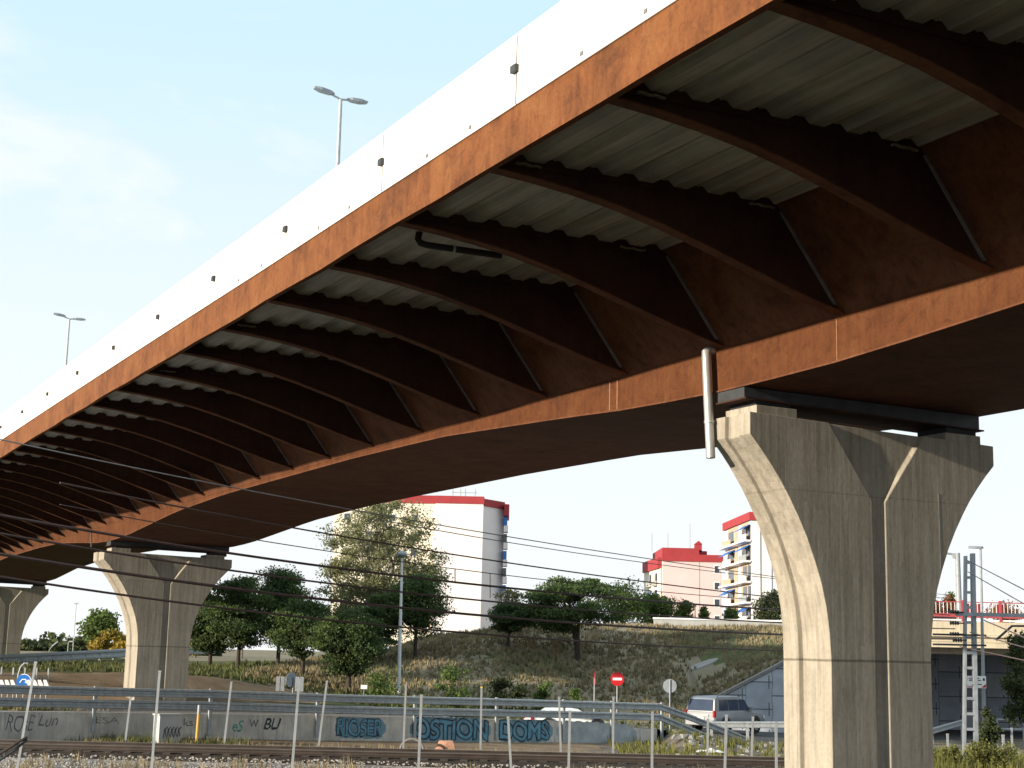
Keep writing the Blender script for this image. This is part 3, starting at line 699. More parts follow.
# white delineators and hoop
for i in range(9):
    q = at(3+5.5*i, 685, 61.5); lean = .07
    if 18 < 3+5.5*i < 30: continue
    r = empty('delineator', 'small white leaning delineator in the row behind the guardrail, %s the blue sign' % ('left of' if 3+5.5*i < 24 else 'right of'), 'delineator', (q.x, 61.5, q.z-.35), 0, 'white delineators beside the blue sign %s' % ('left' if 3+5.5*i < 24 else 'right'))
    MB().hexa([(-.09, -.03, .3), (.09, -.03, .3), (.09, .03, .3), (-.09, .03, .3), (-.09-lean, -.03, .55), (.03-lean, -.03, .55), (.03-lean, .03, .55), (-.09-lean, .03, .55)]).build('reflector', white, r)
    MB().tube([(0, 0, -.2), (0, 0, .3)], .025, 6).build('post', M['galvdull'], r)
hp = MB(); q = at(20, 685, 62.5); hp.tube([(q.x-.08, 62.5, q.z-.6), (q.x-.10, 62.5, q.z+.4), (q.x-.03, 62.5, q.z+.72), (q.x+.12, 62.5, q.z+.88), (q.x+.27, 62.5, q.z+.86)], .04, 8)
tag(hp.build('bent_pipe', M['post']), 'white bent pipe arching above the blue round sign', 'pipe')
pf = empty('panel_fence', 'dark slatted fence with thin posts behind the white delineators at far left', 'fence', (0, 0, 0))
q = at(0, 684, 66); q2 = at(47, 684, 66)
mb = MB()
for i in range(24): x = q.x-1+(q2.x-q.x+1)*i/23; mb.box(x-.03, x+.03, 65.98, 66.0, q.z-.6, q.z+.42)
mb.box(q.x-1, q2.x, 66.003, 66.03, q.z+.2, q.z+.26); mb.build('slats', M['darksteel'], pf)
for i in range(5): x = q.x+(q2.x-q.x)*i/4; MB().box(x-.03, x+.03, 66.04, 66.1, q.z-.6, q.z+.72).build('post', M['galvdull'], pf)
# street lamp in the middle
sl_ = empty('street_lamp', 'pale street lamp with a rounded head standing in front of the dark pines', 'street lamp', (0, 0, 0))
b0 = at(398.3, 700, 84); t0 = at(402.2, 556, 84)
MB().tube([(b0.x, 84, .7), (t0.x, 84, t0.z)], [.12, .06], 10).build('pole', mat('pale_lamp_paint', (.62, .64, .66), .5, .08, 4), sl_, True)
hd = MB(); hd.loft([[(t0.x+r*cos(a_)*.9, 84+r*sin(a_), t0.z+z) for a_ in np.linspace(0, 2*pi, 13)[:-1]] for r, z in ((.08, -.12), (.22, -.04), (.30, .06), (.30, .14), (.2, .24), (.06, .29))]); hd.build('lamp_head', M['galv'], sl_, True)
# lamp right of pier with a notice
sl2 = empty('street_lamp', 'slim street lamp with white notice board on its pole, right of the lattice mast', 'street lamp', (0, 0, 0))
b0 = at(984, 732, 70); t0 = at(980.5, 549, 70)
MB().tube([(b0.x, 70, -.9), (t0.x, 70, t0.z)], [.10, .05], 10).build('pole', M['post'], sl2, True)
MB().loft([[(t0.x+x, 70+h*y, t0.z+.06+.07*z) for y, z in ((-1, -.6), (1, -.6), (1, .5), (0, 1), (-1, .5))] for x, h in ((.12, .05), (.0, .12), (-.25, .13), (-.55, .05))]).build('lamp_head', M['galv'], sl2)
q = at(976.5, 682, 69.8); nb = MB(); nb.box(q.x-.43, q.x+.43, 69.76, 69.78, q.z-.27, q.z+.27); nbo = nb.build('notice_board', white, sl2)
tx = MB()
for i, (a_, b_) in enumerate(((-.36, .12), (-.36, .20), (-.36, .05), (-.36, .22))): tx.box(q.x+a_, q.x+b_, 69.752, 69.757, q.z+.15-.09*i, q.z+.19-.09*i)
tx.box(q.x+.28, q.x+.37, 69.752, 69.757, q.z+.06, q.z+.18); tx.build('lettering', M['darksteel'], nbo)
tx = MB(); tx.add([(q.x+.2, 69.75, q.z-.24), (q.x+.41, 69.75, q.z-.24), (q.x+.41, 69.75, q.z-.08)], [(0, 1, 2)]); tx.add([(q.x-.41, 69.75, q.z-.24), (q.x-.15, 69.75, q.z-.24), (q.x-.15, 69.75, q.z-.2), (q.x-.41, 69.75, q.z-.2)], [(0, 1, 2, 3)]); tx.build('red_corner', red, nbo)
# distant lamps at left
def tiny_lamp(px, ytop, ybase, Y, label, heads=((0, 0),)):
    t = at(px, ytop, Y); b = at(px, ybase, Y); r = empty('street_lamp', label, 'street lamp', (b.x, Y, b.z), 0)
    h = t.z-b.z; MB().tube([(0, 0, -1), (0, 0, h)], .04, 6).build('pole', M['galvdull'], r)
    for dx, dz in heads: MB().box(dx-.2, dx+.2, -.15, .15, h+dz, h+dz+.13).build('lamp_head', M['galvdull'], r)
tiny_lamp(72.5, 604, 655, 170, 'tall hair thin distant lamp on the horizon between the two left piers')
tiny_lamp(67.5, 641, 655, 150, 'short distant lamp with a cluster of heads between the two left piers', ((-.35, 0), (.3, -.1), (0, .3)))
tl = empty('street_lamp', 'distant curved arm lamp leaning right, nearest to the far left pier', 'street lamp', (0, 0, 0)); q = at(48, 654, 160)
MB().tube([(q.x, 160, q.z-1), (q.x+.1, 160, q.z+.4), (q.x+.4, 160, q.z+.9)], .03, 6).build('pole', M['galvdull'], tl); MB().tube([(q.x+.35, 160, q.z+.8), (q.x+.95, 160, q.z+1.3)], .07, 6).build('lamp_head', M['galvdull'], tl)
# ------------------------------------------------------------------ lattice mast and overhead wires
ma = empty('lattice_mast', 'grey steel lattice mast right of the nearest pier, with cross beam and brackets', 'mast', (0, 0, 0))
LB, RBt = at(963.6, 765, 50), at(976, 765, 50); LT, RT = at(965.5, 556, 50), at(972.5, 553.5, 50)
LB.z = RBt.z = -.1
def leg(b, t, w, d, nm='leg'):
    MB().hexa([(b.x-w, 50-d, b.z), (b.x+w, 50-d, b.z), (b.x+w, 50+d, b.z), (b.x-w, 50+d, b.z), (t.x-w, 50-d, t.z), (t.x+w, 50-d, t.z), (t.x+w, 50+d, t.z), (t.x-w, 50+d, t.z)]).build(nm, M['galv'], ma)
leg(LB, LT, .035, .11); leg(RBt, RT, .06, .11)
z = .35
while z < LT.z-.1:
    f = (z-LB.z)/(LT.z-LB.z); xa = LB.x+(LT.x-LB.x)*f+.034; xb = RBt.x+(RT.x-RBt.x)*f-.059
    MB().box(xa, xb, 49.90, 49.925, z, z+.09).build('rung', M['galv'], ma); z += .49
zb = at(960, 613, 50).z
MB().box(at(954, 613, 50).x, 24, 49.78, 49.88, zb-.10, zb+.02).build('cross_beam', M['galv'], ma)
for yy in (635, 645):
    zq = at(960, yy, 50).z
    MB().box(at(931, yy, 50).x, at(984, yy, 50).x, 49.75, 49.80, zq-.03, zq+.03).build('bracket', M['darksteel'], ma)
for i, (xx, yy) in enumerate(((955, 612), (955, 623), (955, 634), (958, 640))):
    q = at(xx, yy, 49.7); mb = MB()
    for k in range(4): mb.tube([(q.x-.16+.08*k, 49.7, q.z), (q.x-.12+.08*k, 49.7, q.z)], .065, 8)
    mb.tube([(q.x-.16, 49.7, q.z), (q.x+.3, 49.75, q.z)], .025, 6); mb.build('insulator', M['darksteel'], ma)
for (p, q) in (((1017, 627), (1024, 627)),): pass
dr = MB(); dr.tube([at(996, 640, 49.6), at(1012, 626, 49.6), at(1028, 626, 49.6)], .04, 6); dr.build('bracket', M['darksteel'], ma)

def wdepth(x): return 1/(.04545-2.483e-5*x)
def wire(pts, r, m, label, x0, x1, droppers=(), dep=wdepth, deg=2):
    px = np.array([p[0] for p in pts]); py = np.array([p[1] for p in pts]); c = np.polyfit(px, py, deg)
    X = np.linspace(x0, x1, 26); P = [at(x, float(np.polyval(c, x)), dep(x)) for x in X]
    o = MB().tube(P, r*1.15, 6).build('overhead_wire', m, None, True); tag(o, label, 'overhead wire', 'overhead railway wires')
    for xd, yb in droppers:
        a_ = at(xd, float(np.polyval(c, xd)), dep(xd)); b_ = at(xd, yb, dep(xd)); MB().tube([a_, b_], .012, 5).build('dropper', m, o)
    return o
wire([(0, 516.3), (91, 529.6), (200, 549), (227, 552.6), (330, 566.6), (400, 576), (477, 585.6), (587, 596), (683, 603), (779, 609.6)], .020, M['cable'], 'thick dark wire just above the middle pier head, short rod hanging from its left part', -60, 955, ((91.4, 547), (695, 618)))
wire([(0, 534.8), (91, 547), (140, 557.8), (227, 569), (330, 583), (423, 595), (529, 606), (634, 614), (695, 618), (779, 622)], .016, M['cable'], 'overhead wire directly under the rod, meeting the top edge of the middle pier head', -60, 955)
wire([(0, 554), (94, 569.5), (200, 583.6), (227, 587.7), (372, 604), (400, 608), (529, 619.6), (634, 627.8), (779, 634)], .023, M['cable'], 'thickest dark overhead wire, crossing the flared head of the middle pier below its top', -60, 955)
wire([(0, 576.5), (94, 591.8), (200, 604.7), (330, 619), (419, 628.7), (540, 639.5), (639, 645), (779, 650)], .017, M['cable'], 'lowest dark overhead wire, crossing the white building at its foot', -60, 955)
wire([(-40, 431), (16, 443), (200, 480), (353, 509), (445, 527), (559, 545), (640, 558.6), (773, 575.6)], .009, M['cablepale'], 'thin pale wire seen against the dark viaduct underside, topmost on the left', -60, 950)
wire([(180, 507), (299.5, 528.7), (400, 546), (501, 561.7), (640, 581.4), (767, 596.5)], .013, M['cable'], 'dark overhead wire crossing the upper part of the white building, above the thick ones', 60, 950)
wire([(380, 519), (445, 533), (560, 551), (650, 562), (773, 579)], .008, M['cablepale'], 'hair thin wire running close below the topmost one over the white building', 375, 950)
wire([(330, 551), (445, 568.5), (501, 575), (578, 583), (660, 591), (780, 602)], .008, M['cable'], 'thin wire with small hangers in front of the middle of the white building', 60, 950, ((455, 583), (490, 598)))
# wires leaving the mast to the right
def dep2(x): return 50-(x-960)*.22
for pts, r, lab in (([(966, 560), (995, 574), (1024, 590)], .012, 'upper thin wire falling to the right from the top of the lattice mast'),
                    ([(968, 572), (995, 587), (1024, 604)], .012, 'second thin wire falling to the right below the mast top wire'),
                    ([(984, 620), (1008, 631), (1024, 637)], .016, 'short dark wire falling to the right in front of the beige overpass beam'),
                    ([(970, 632), (1000, 641), (1024, 647)], .014, 'wire falling to the right along the lower edge of the overpass beam'),
                    ([(960, 646), (981, 652), (1024, 660)], .014, 'lowest wire at right, falling in front of the dark underpass')):
    wire(pts, r, M['cable'], lab, pts[0][0], 1120, dep=dep2, deg=1)

# ------------------------------------------------------------------ overpass at right
ov = empty('overpass', 'low beige concrete road overpass at right with dark underside above grey panelled abutment', 'overpass', (0, 0, 0))
BE = mat('beige_precast_concrete', (.52, .45, .33), .85, .12, .8, streak=.2)
PW = None
def panel_mat(name, c):
    m, nt, b = newmat(name); v = coords(nt, (1, 0, 1)); tcn = nt.nodes.new('ShaderNodeTexCoord'); sp = nt.nodes.new('ShaderNodeSeparateXYZ'); nt.links.new(tcn.outputs['Object'], sp.inputs[0])
    X, Z = sp.outputs[0], sp.outputs[2]
    kx = math_(nt, 'FLOOR', math_(nt, 'DIVIDE', X, 1.5))
    zz = math_(nt, 'ADD', math_(nt, 'DIVIDE', Z, 1.5), math_(nt, 'MULTIPLY', math_(nt, 'MODULO', math_(nt, 'ABSOLUTE', kx), 2.), .5))
    wig = math_(nt, 'MULTIPLY', math_(nt, 'GREATER_THAN', math_(nt, 'ABSOLUTE', math_(nt, 'SUBTRACT', math_(nt, 'FRACT', zz), .5)), .25), .12)
    fx = math_(nt, 'ABSOLUTE', math_(nt, 'SUBTRACT', math_(nt, 'FRACT', math_(nt, 'ADD', math_(nt, 'DIVIDE', X, 1.5), wig)), .5))
    fz = math_(nt, 'ABSOLUTE', math_(nt, 'SUBTRACT', math_(nt, 'FRACT', zz), .5))
    e = math_(nt, 'MAXIMUM', math_(nt, 'GREATER_THAN', fx, .478), math_(nt, 'GREATER_THAN', fz, .478))
    wn = nt.nodes.new('ShaderNodeTexWhiteNoise'); wn.noise_dimensions = '1D'; nt.links.new(math_(nt, 'ADD', kx, math_(nt, 'MULTIPLY', math_(nt, 'FLOOR', zz), 7.7)), wn.inputs['W'])
    col = mix(nt, c, ramp(nt, wn.outputs['Value'], [(0, (.72, .75, .8)), (1, (1, 1, 1))]), 1., 'MULTIPLY')
    col = mix(nt, col, ramp(nt, noise(nt, v, 1.2, 5), [(.35, (.8, .8, .8)), (.6, (1, 1, 1))]), 1., 'MULTIPLY')
    col = mix(nt, col, (.05, .05, .06), math_(nt, 'MULTIPLY', e, .85))
    nt.links.new(col, b.inputs['Base Color']); b.inputs['Roughness'].default_value = .85; return m
PW = panel_mat('interlocking_wall_panels', (.40, .43, .48))
z1, z2, z3 = at(980, 622, 84).z, at(980, 635, 84).z, at(980, 648, 84).z
MB().box(19, 75, 84, 84.35, z2, z1).build('parapet', BE, ov)
mb = MB(); mb.box(19, 75, 84.1, 95.2, z3+.3, z2-.003); mb.build('deck', BE, ov)
MB().prism([(84.14, z3), (84.6, z3-.05), (84.6, z3+.29), (83.9, z2-.12), (83.9, z2-.01), (84.14, z2-.01)][::1], 'x', 19, 75).build('edge_beam', BE, ov)
for yb in (86.5, 88.5, 90.5, 92.5): MB().box(19, 75, yb, yb+.6, z3-.35, z3+.297).build('girder', BE, ov)
MB().box(19.6, 75, 95.2, 95.6, -1.5, 5.6).build('abutment', PW, ov)
MB().box(19.2, 19.6, 84.6, 95.6, -1.5, z3+.28).build('abutment', PW, ov)
RD = mat('red_railing_paint', (.36, .06, .07), .5, .15, 4); WR = mat('white_railing_paint', (.75, .75, .75), .5, .1, 4)
rl = empty('bridge_railing', 'red and white railing along the top of the beige overpass', 'railing', (0, 0, 0))
zt, zm, zl = at(980, 602, 84.1).z, at(980, 614, 84.1).z, at(980, 618, 84.1).z
MB().box(19, 75, 84.1, 84.15, zt-.05, zt).build('top_rail', RD, rl); MB().box(19, 75, 84.1, 84.16, zl, zm).build('lower_rail', RD, rl)
MB().box(19, 75, 84.1, 84.16, z1+.05, z1+.13).build('kick_rail', WR, rl)
pk = MB()
x = 19.0
i = 0
while x < 50:
    if i % 10: pk.box(x-.012, x+.012, 84.11, 84.14, zm+.003, zt-.053)
    else: MB().box(x-.07, x+.07, 84.06, 84.18, z1+.002, zt+.08).build('post', RD, rl)
    x += .21; i += 1
pko = pk.build('pickets', WR, rl); pko['kind'] = 'stuff'
for xx in (977, 1000, 966): q = at(xx, 610, 84.3); MB().box(q.x-.28, q.x+.28, 84.2, 84.24, zm, zt-.1).build('red_panel', RD, rl)
wg = empty('wing_wall', 'pale blue grey panelled wing wall with sloping top beyond the silver car', 'wall', (0, 0, 0))
mb = MB(); mb.prism([(11.6, -1.6), (19.5, -1.6), (19.5, 5.3), (11.6, 1.05)], 'y', 85.9, 86.35); mb.build('panels', PW, wg)
cp = MB(); cp.prism([(11.55, 1.06), (19.5, 5.31), (19.5, 5.50), (11.55, 1.25)], 'y', 85.82, 86.42); cp.build('coping', M['greysteel'], wg)
# thick pole and arm on the overpass
pl = empty('street_lamp', 'thick pale grey pole with an arm, standing on the overpass left of the mast', 'street lamp', (0, 0, 0))
q = at(957.5, 553, 86); MB().tube([(q.x, 86, 5.3), (q.x, 86, q.z)], [.17, .14], 12).build('pole', M['post'], pl, True)
MB().tube([(q.x, 86, q.z-.1), (q.x-1.9, 86, q.z+.1)], .06, 8).build('arm', M['galv'], pl)
MB().box(q.x-.3, q.x-.05, 85.9, 86.1, q.z-.3, q.z-.02).build('arm_socket', M['galvdull'], pl)

# wall on the crest
hw = empty('boundary_wall', 'long pale grey wall along the crest of the hill below the pink building', 'wall', (0, 0, 0))
CW = mat('pale_render', (.38, .38, .37), .85, .12, 1.0, streak=.15)
q0, q1 = at(654, 619, 111), at(790, 618, 111); MB().box(q0.x, q1.x+4, 111, 111.3, 4.5, q0.z).build('wall_body', CW, hw)
q2 = at(624, 625, 111); MB().box(q2.x, q0.x-.003, 111.02, 111.28, 4.2, q2.z).build('lower_section', CW, hw)
MB().box(q0.x-.05, q1.x+4, 110.93, 111.37, q0.z+.003, q0.z+.12).build('coping', white, hw)
hc = MB()
Yh = 84.
while Yh < 107 and at(703, 665.5, Yh).z > ground(at(703, 665.5, Yh).x, Yh): Yh += .1
HC = (at(703, 665.5, Yh).x, Yh)
def hp_(a, r): return (HC[0]+r*.85*cos(a)*(1+.12*sin(3*a+1))+.12*r*sin(a)*1.4, HC[1]+r*.55*sin(a)*(1+.15*sin(2*a)))
rings = []
for r_, zo in ((1.0, -.15), (1.0, .08), (.66, .10), (.33, .10), (.02, .10)):
    rings.append([(*hp_(a, r_), ground(*hp_(a, r_))+zo) for a in np.linspace(0, 2*pi, 25)[:-1]])
hc.loft(rings)
tag(hc.build('concrete_patch', mat('weathered_concrete_patch', (.27, .26, .25), .9, .2, 2)), 'pale flat concrete patch on the dry hillside above the car', 'concrete patch')

# ------------------------------------------------------------------ apartment blocks
WALLW = mat('white_render_wall', (.66, .63, .64), .85, .05, .3, streak=.05); WALLC = mat('cream_render_wall', (.72, .65, .53), .85, .06, .3)
WALLP = mat('pink_render_wall', (.60, .46, .45), .85, .05, .3); REDB = mat('red_roof_band', (.30, .030, .036), .75, .1, .6); BRK = mat('ochre_brick', (.42, .33, .235), .9, .15, 1.)
GLS = mat('dark_window_glass', (.035, .045, .06), .15, .2, 2, spec=.6); AWN = mat('blue_awning', (.03, .13, .40), .7, .2, 2); FRM = mat('white_frame', (.7, .7, .7), .6, .05, 2)
bA = empty('apartment_building', 'tall white windowless apartment block with a red roof band, behind the sparse tree', 'building', (0, 0, 0))
YA = 258.
def X_(px, Y): return at(px, 600, Y).x
def Z_(px, py, Y): return at(px, py, Y).z
xa, xb, xc, xd = X_(330, YA), X_(432.5, YA), X_(481, YA), X_(502, YA)
zA = Z_(456, 503.5, YA); zAt = Z_(456, 496, YA)
MB().box(xb, xc, YA, YA+14, 4.5, zA).build('wall', WALLW, bA); MB().box(xb-.12, xc+.12, YA-.15, YA+14.2, zA+.003, zAt).build('roof_band', REDB, bA)
MB().box(xa, xb-.003, YA+1.2, YA+14, 4.5, zA).build('wall', WALLC, bA); MB().box(xa-.12, xb-.125, YA+1.05, YA+14.2, zA+.003, zAt+.1).build('roof_band', REDB, bA)
MB().prism([(xc+.003, YA+.05), (xd, YA+5.5), (xd, YA+14), (xc+.003, YA+14)], 'z', 4.5, zA-.3).build('wall', WALLW, bA); MB().prism([(xc+.125, YA-.1), (xd+.12, YA+5.35), (xd+.12, YA+14.2), (xc+.125, YA+14.2)], 'z', zA-.297, zAt-.35).build('roof_band', REDB, bA)
MB().box(xd+.003, xd+.9, YA+3, YA+13, zA-1.6, zAt-.9).build('roof_band', REDB, bA)
for k in range(7):
    zz = zA-3.4-2.95*k
    if zz < 6: break
    w_ = MB().box(xd+.003, xd+.75, YA+3.5, YA+6.5, zz-1.0, zz+.1).build('balcony', WALLW, bA)
    MB().box(xd+.003, xd+.6, YA+3.55, YA+6.4, zz+.103, zz+1.6).build('window', GLS if k % 2 else AWN, bA)
for i in range(4):
    for k in range(7):
        xw = xa+2.2+3.9*i; zz = zA-2.6-2.95*k
        f = MB().box(xw-.6, xw+.6, YA+1.12, YA+1.19, zz-.65, zz+.65).build('window', FRM, bA); MB().box(xw-.5, xw+.5, YA+1.09, YA+1.115, zz-.55, zz+.55).build('pane', GLS, f)
mb = MB()
for a_, b_, h_ in ((448, 474, .9),): mb.box(X_(a_, YA), X_(b_, YA), YA+3, YA+3.1, zAt+h_, zAt+h_+.1)
for p in (449, 457, 462, 472): mb.tube([(X_(p, YA), YA+3, zAt-.1), (X_(p, YA), YA+3, zAt+1.6)], .07, 5)
mb.build('antenna', M['galvdull'], bA)

bB = empty('apartment_building', 'pink apartment block with bright red roof and small tower, beyond the hill', 'building', (0, 0, 0))
YB = 265.
x0, x1, x2, x3 = X_(646, 281), X_(662.6, YB), X_(699, YB), X_(722, YB)
zt, zb_, zr2 = Z_(680, 548, YB), Z_(690, 561.5, YB), Z_(712, 555, YB)
MB().prism([(x1, YB), (x3, YB), (x3, YB+18), (x0+.5, YB+18)], 'z', 4.5, zb_).build('wall', WALLP, bB)
MB().prism([(x1-.1, YB-.2), (x2, YB-.2), (x2, YB+16), (x0+1.2, YB+16)], 'z', zb_+.003, zt).build('roof_band', REDB, bB)
MB().prism([(x2+.003, YB-.2), (x3+.2, YB-.2), (x3+.2, YB+16), (x2+.003, YB+16)], 'z', zb_+.003, zr2).build('roof_band', REDB, bB)
zc_ = Z_(662, 560.5, YB)-1.3
MB().prism([(x1-.35, YB+1.), (x1-.15, YB+1.), (x0+.2, YB+17), (x0-.3, YB+17)], 'z', 4.5, zc_+.0).build('side_wall', WALLC, bB)
MB().prism([(x1-.8, YB+1.), (x1-.13, YB+1.), (x0+.2, YB+17.3), (x0-.6, YB+17.3)], 'z', zc_+.003, zc_+1.9).build('roof_band', REDB, bB)
for k in range(5):
    zz = zc_-2.2-2.9*k
    for f in (.25, .62):
        xq = x1-.36+(x0-.3-x1+.35)*f; yq = YB+1+16*f
        MB().box(xq-.75, xq-.02, yq-1.6, yq+1.6, zz-.75, zz+.1).build('balcony', CW, bB)
        MB().box(xq-.12, xq-.01, yq-1.3, yq+1.3, zz+.103, zz+1.5).build('awning' if (k+int(f*10)) % 2 else 'window', AWN if (k+int(f*10)) % 2 else GLS, bB)
for k in range(4):
    zz = Z_(717, 569.5, YB)-2.9*k; xw = X_(717, YB)
    f = MB().box(xw-.55, xw+.55, YB-.06, YB-.003, zz-.75, zz+.75).build('window', FRM, bB); MB().box(xw-.42, xw+.42, YB-.09, YB-.063, zz-.6, zz+.6).build('pane', GLS, f)
xt = X_(700, YB)
tw = MB(); tw.box(xt-.6, xt+.6, YB+2, YB+3.5, zt-.5, zt+.9); tw.box(xt-1.3, xt+1.5, YB+2, YB+3, zt-1.0, zt-.3) ; tw.prism([(xt-.7, zt+.905), (xt+.7, zt+.905), (xt, zt+1.5)], 'y', YB+1.9, YB+3.6); tw.build('roof_tower', REDB, bB)
for px_ in (652, 668, 690): q = at(px_, 540, YB+5); MB().tube([(q.x, YB+5, zt-.4), (q.x, YB+5, zt+(4.8 if px_ == 690 else 3.))], .06, 5).build('antenna', M['galvdull'], bB)
MB().box(x2-.05, x2+.1, YB-.05, YB-.003, 5, zb_-.01).build('downpipe', CW, bB)

bC = empty('apartment_building', 'apartment block with brick balconies and blue awnings, partly hidden by the nearest pier', 'building', (0, 0, 0))
YC = 215.
c0, c1 = Vector((X_(752, YC), YC)), Vector((X_(725.5, 234), 234)); c2x = X_(800, YC)
zt, zb_ = Z_(750, 512, YC), Z_(750, 520, YC)
fl_ = (c1-c0).normalized()
MB().prism([tuple(c0), (c2x, YC), (c2x, YC+19), tuple(c1)], 'z', 4.5, zb_).build('wall', WALLW, bC)
MB().prism([(c0.x-.35, c0.y-.3), (c2x, YC-.3), (c2x, YC+19.3), (c1.x-.4, c1.y+.3)], 'z', zb_+.003, zt).build('roof_band', REDB, bC)
nx_ = Vector((fl_.y, -fl_.x)); 
if nx_.x > 0: nx_ = -nx_
def onC(t, o): v_ = c0+fl_*t+nx_*o; return (v_.x, v_.y)
LEN = (c1-c0).length
def slabC(t0, t1, o0, o1, z0_, z1_, nm, m, par=bC): return MB().prism([onC(t0, o0), onC(t1, o0), onC(t1, o1), onC(t0, o1)], 'z', z0_, z1_).build(nm, m, par)
slabC(2, 6.8, .02, .10, 4.6, zb_-.05, 'brick_panel', BRK); slabC(9.5, 16.5, .02, .10, 4.6, zb_-.05, 'brick_panel', BRK)
for k in range(7):
    zf = zb_-2.93*(k+1)+.0
    if zf < 5: break
    slabC(-.1, LEN, .003 if k < 0 else .11, 1.15, zf-.15, zf+.12, 'floor_slab', WALLW)
    slabC(.4, 5.5, .7, .8, zf+.123, zf+1.0, 'balcony_rail', M['galvdull'] if k % 2 else WALLW)
    slabC(11.5, 17.5, .7, .8, zf+.123, zf+1.0, 'balcony_rail', WALLP if k % 2 else BRK)
    slabC(.6, 2.0, .12, .17, zf+.13, zf+2.4, 'window', GLS); slabC(3.0, 5.2, .12, .17, zf+.13, zf+2.4, 'window', GLS)
    slabC(12.3, 15.8, .12, .17, zf+.13, zf+2.3, 'window', GLS)
    for t0_, t1_, kk in ((.3, 5.6, (0, 1, 4, 5)), (11, 17, (1, 3, 5))):
        if k in kk:
            mb = MB(); a0_, a1_, b0_, b1_ = onC(t0_, .18), onC(t1_, .18), onC(t0_, 1.5), onC(t1_, 1.5)
            mb.hexa([(*a0_, zf+2.3), (*a1_, zf+2.3), (*b1_, zf+1.5), (*b0_, zf+1.5), (*a0_, zf+2.36), (*a1_, zf+2.36), (*b1_, zf+1.56), (*b0_, zf+1.56)]); mb.build('awning', AWN, bC)
for k in range(3): MB().tube([(c0.x+1.2+1.6*k, YC-.08, 5), (c0.x+1.2+1.6*k, YC-.08, zb_-.1)], .06, 6).build('downpipe', CW, bC)

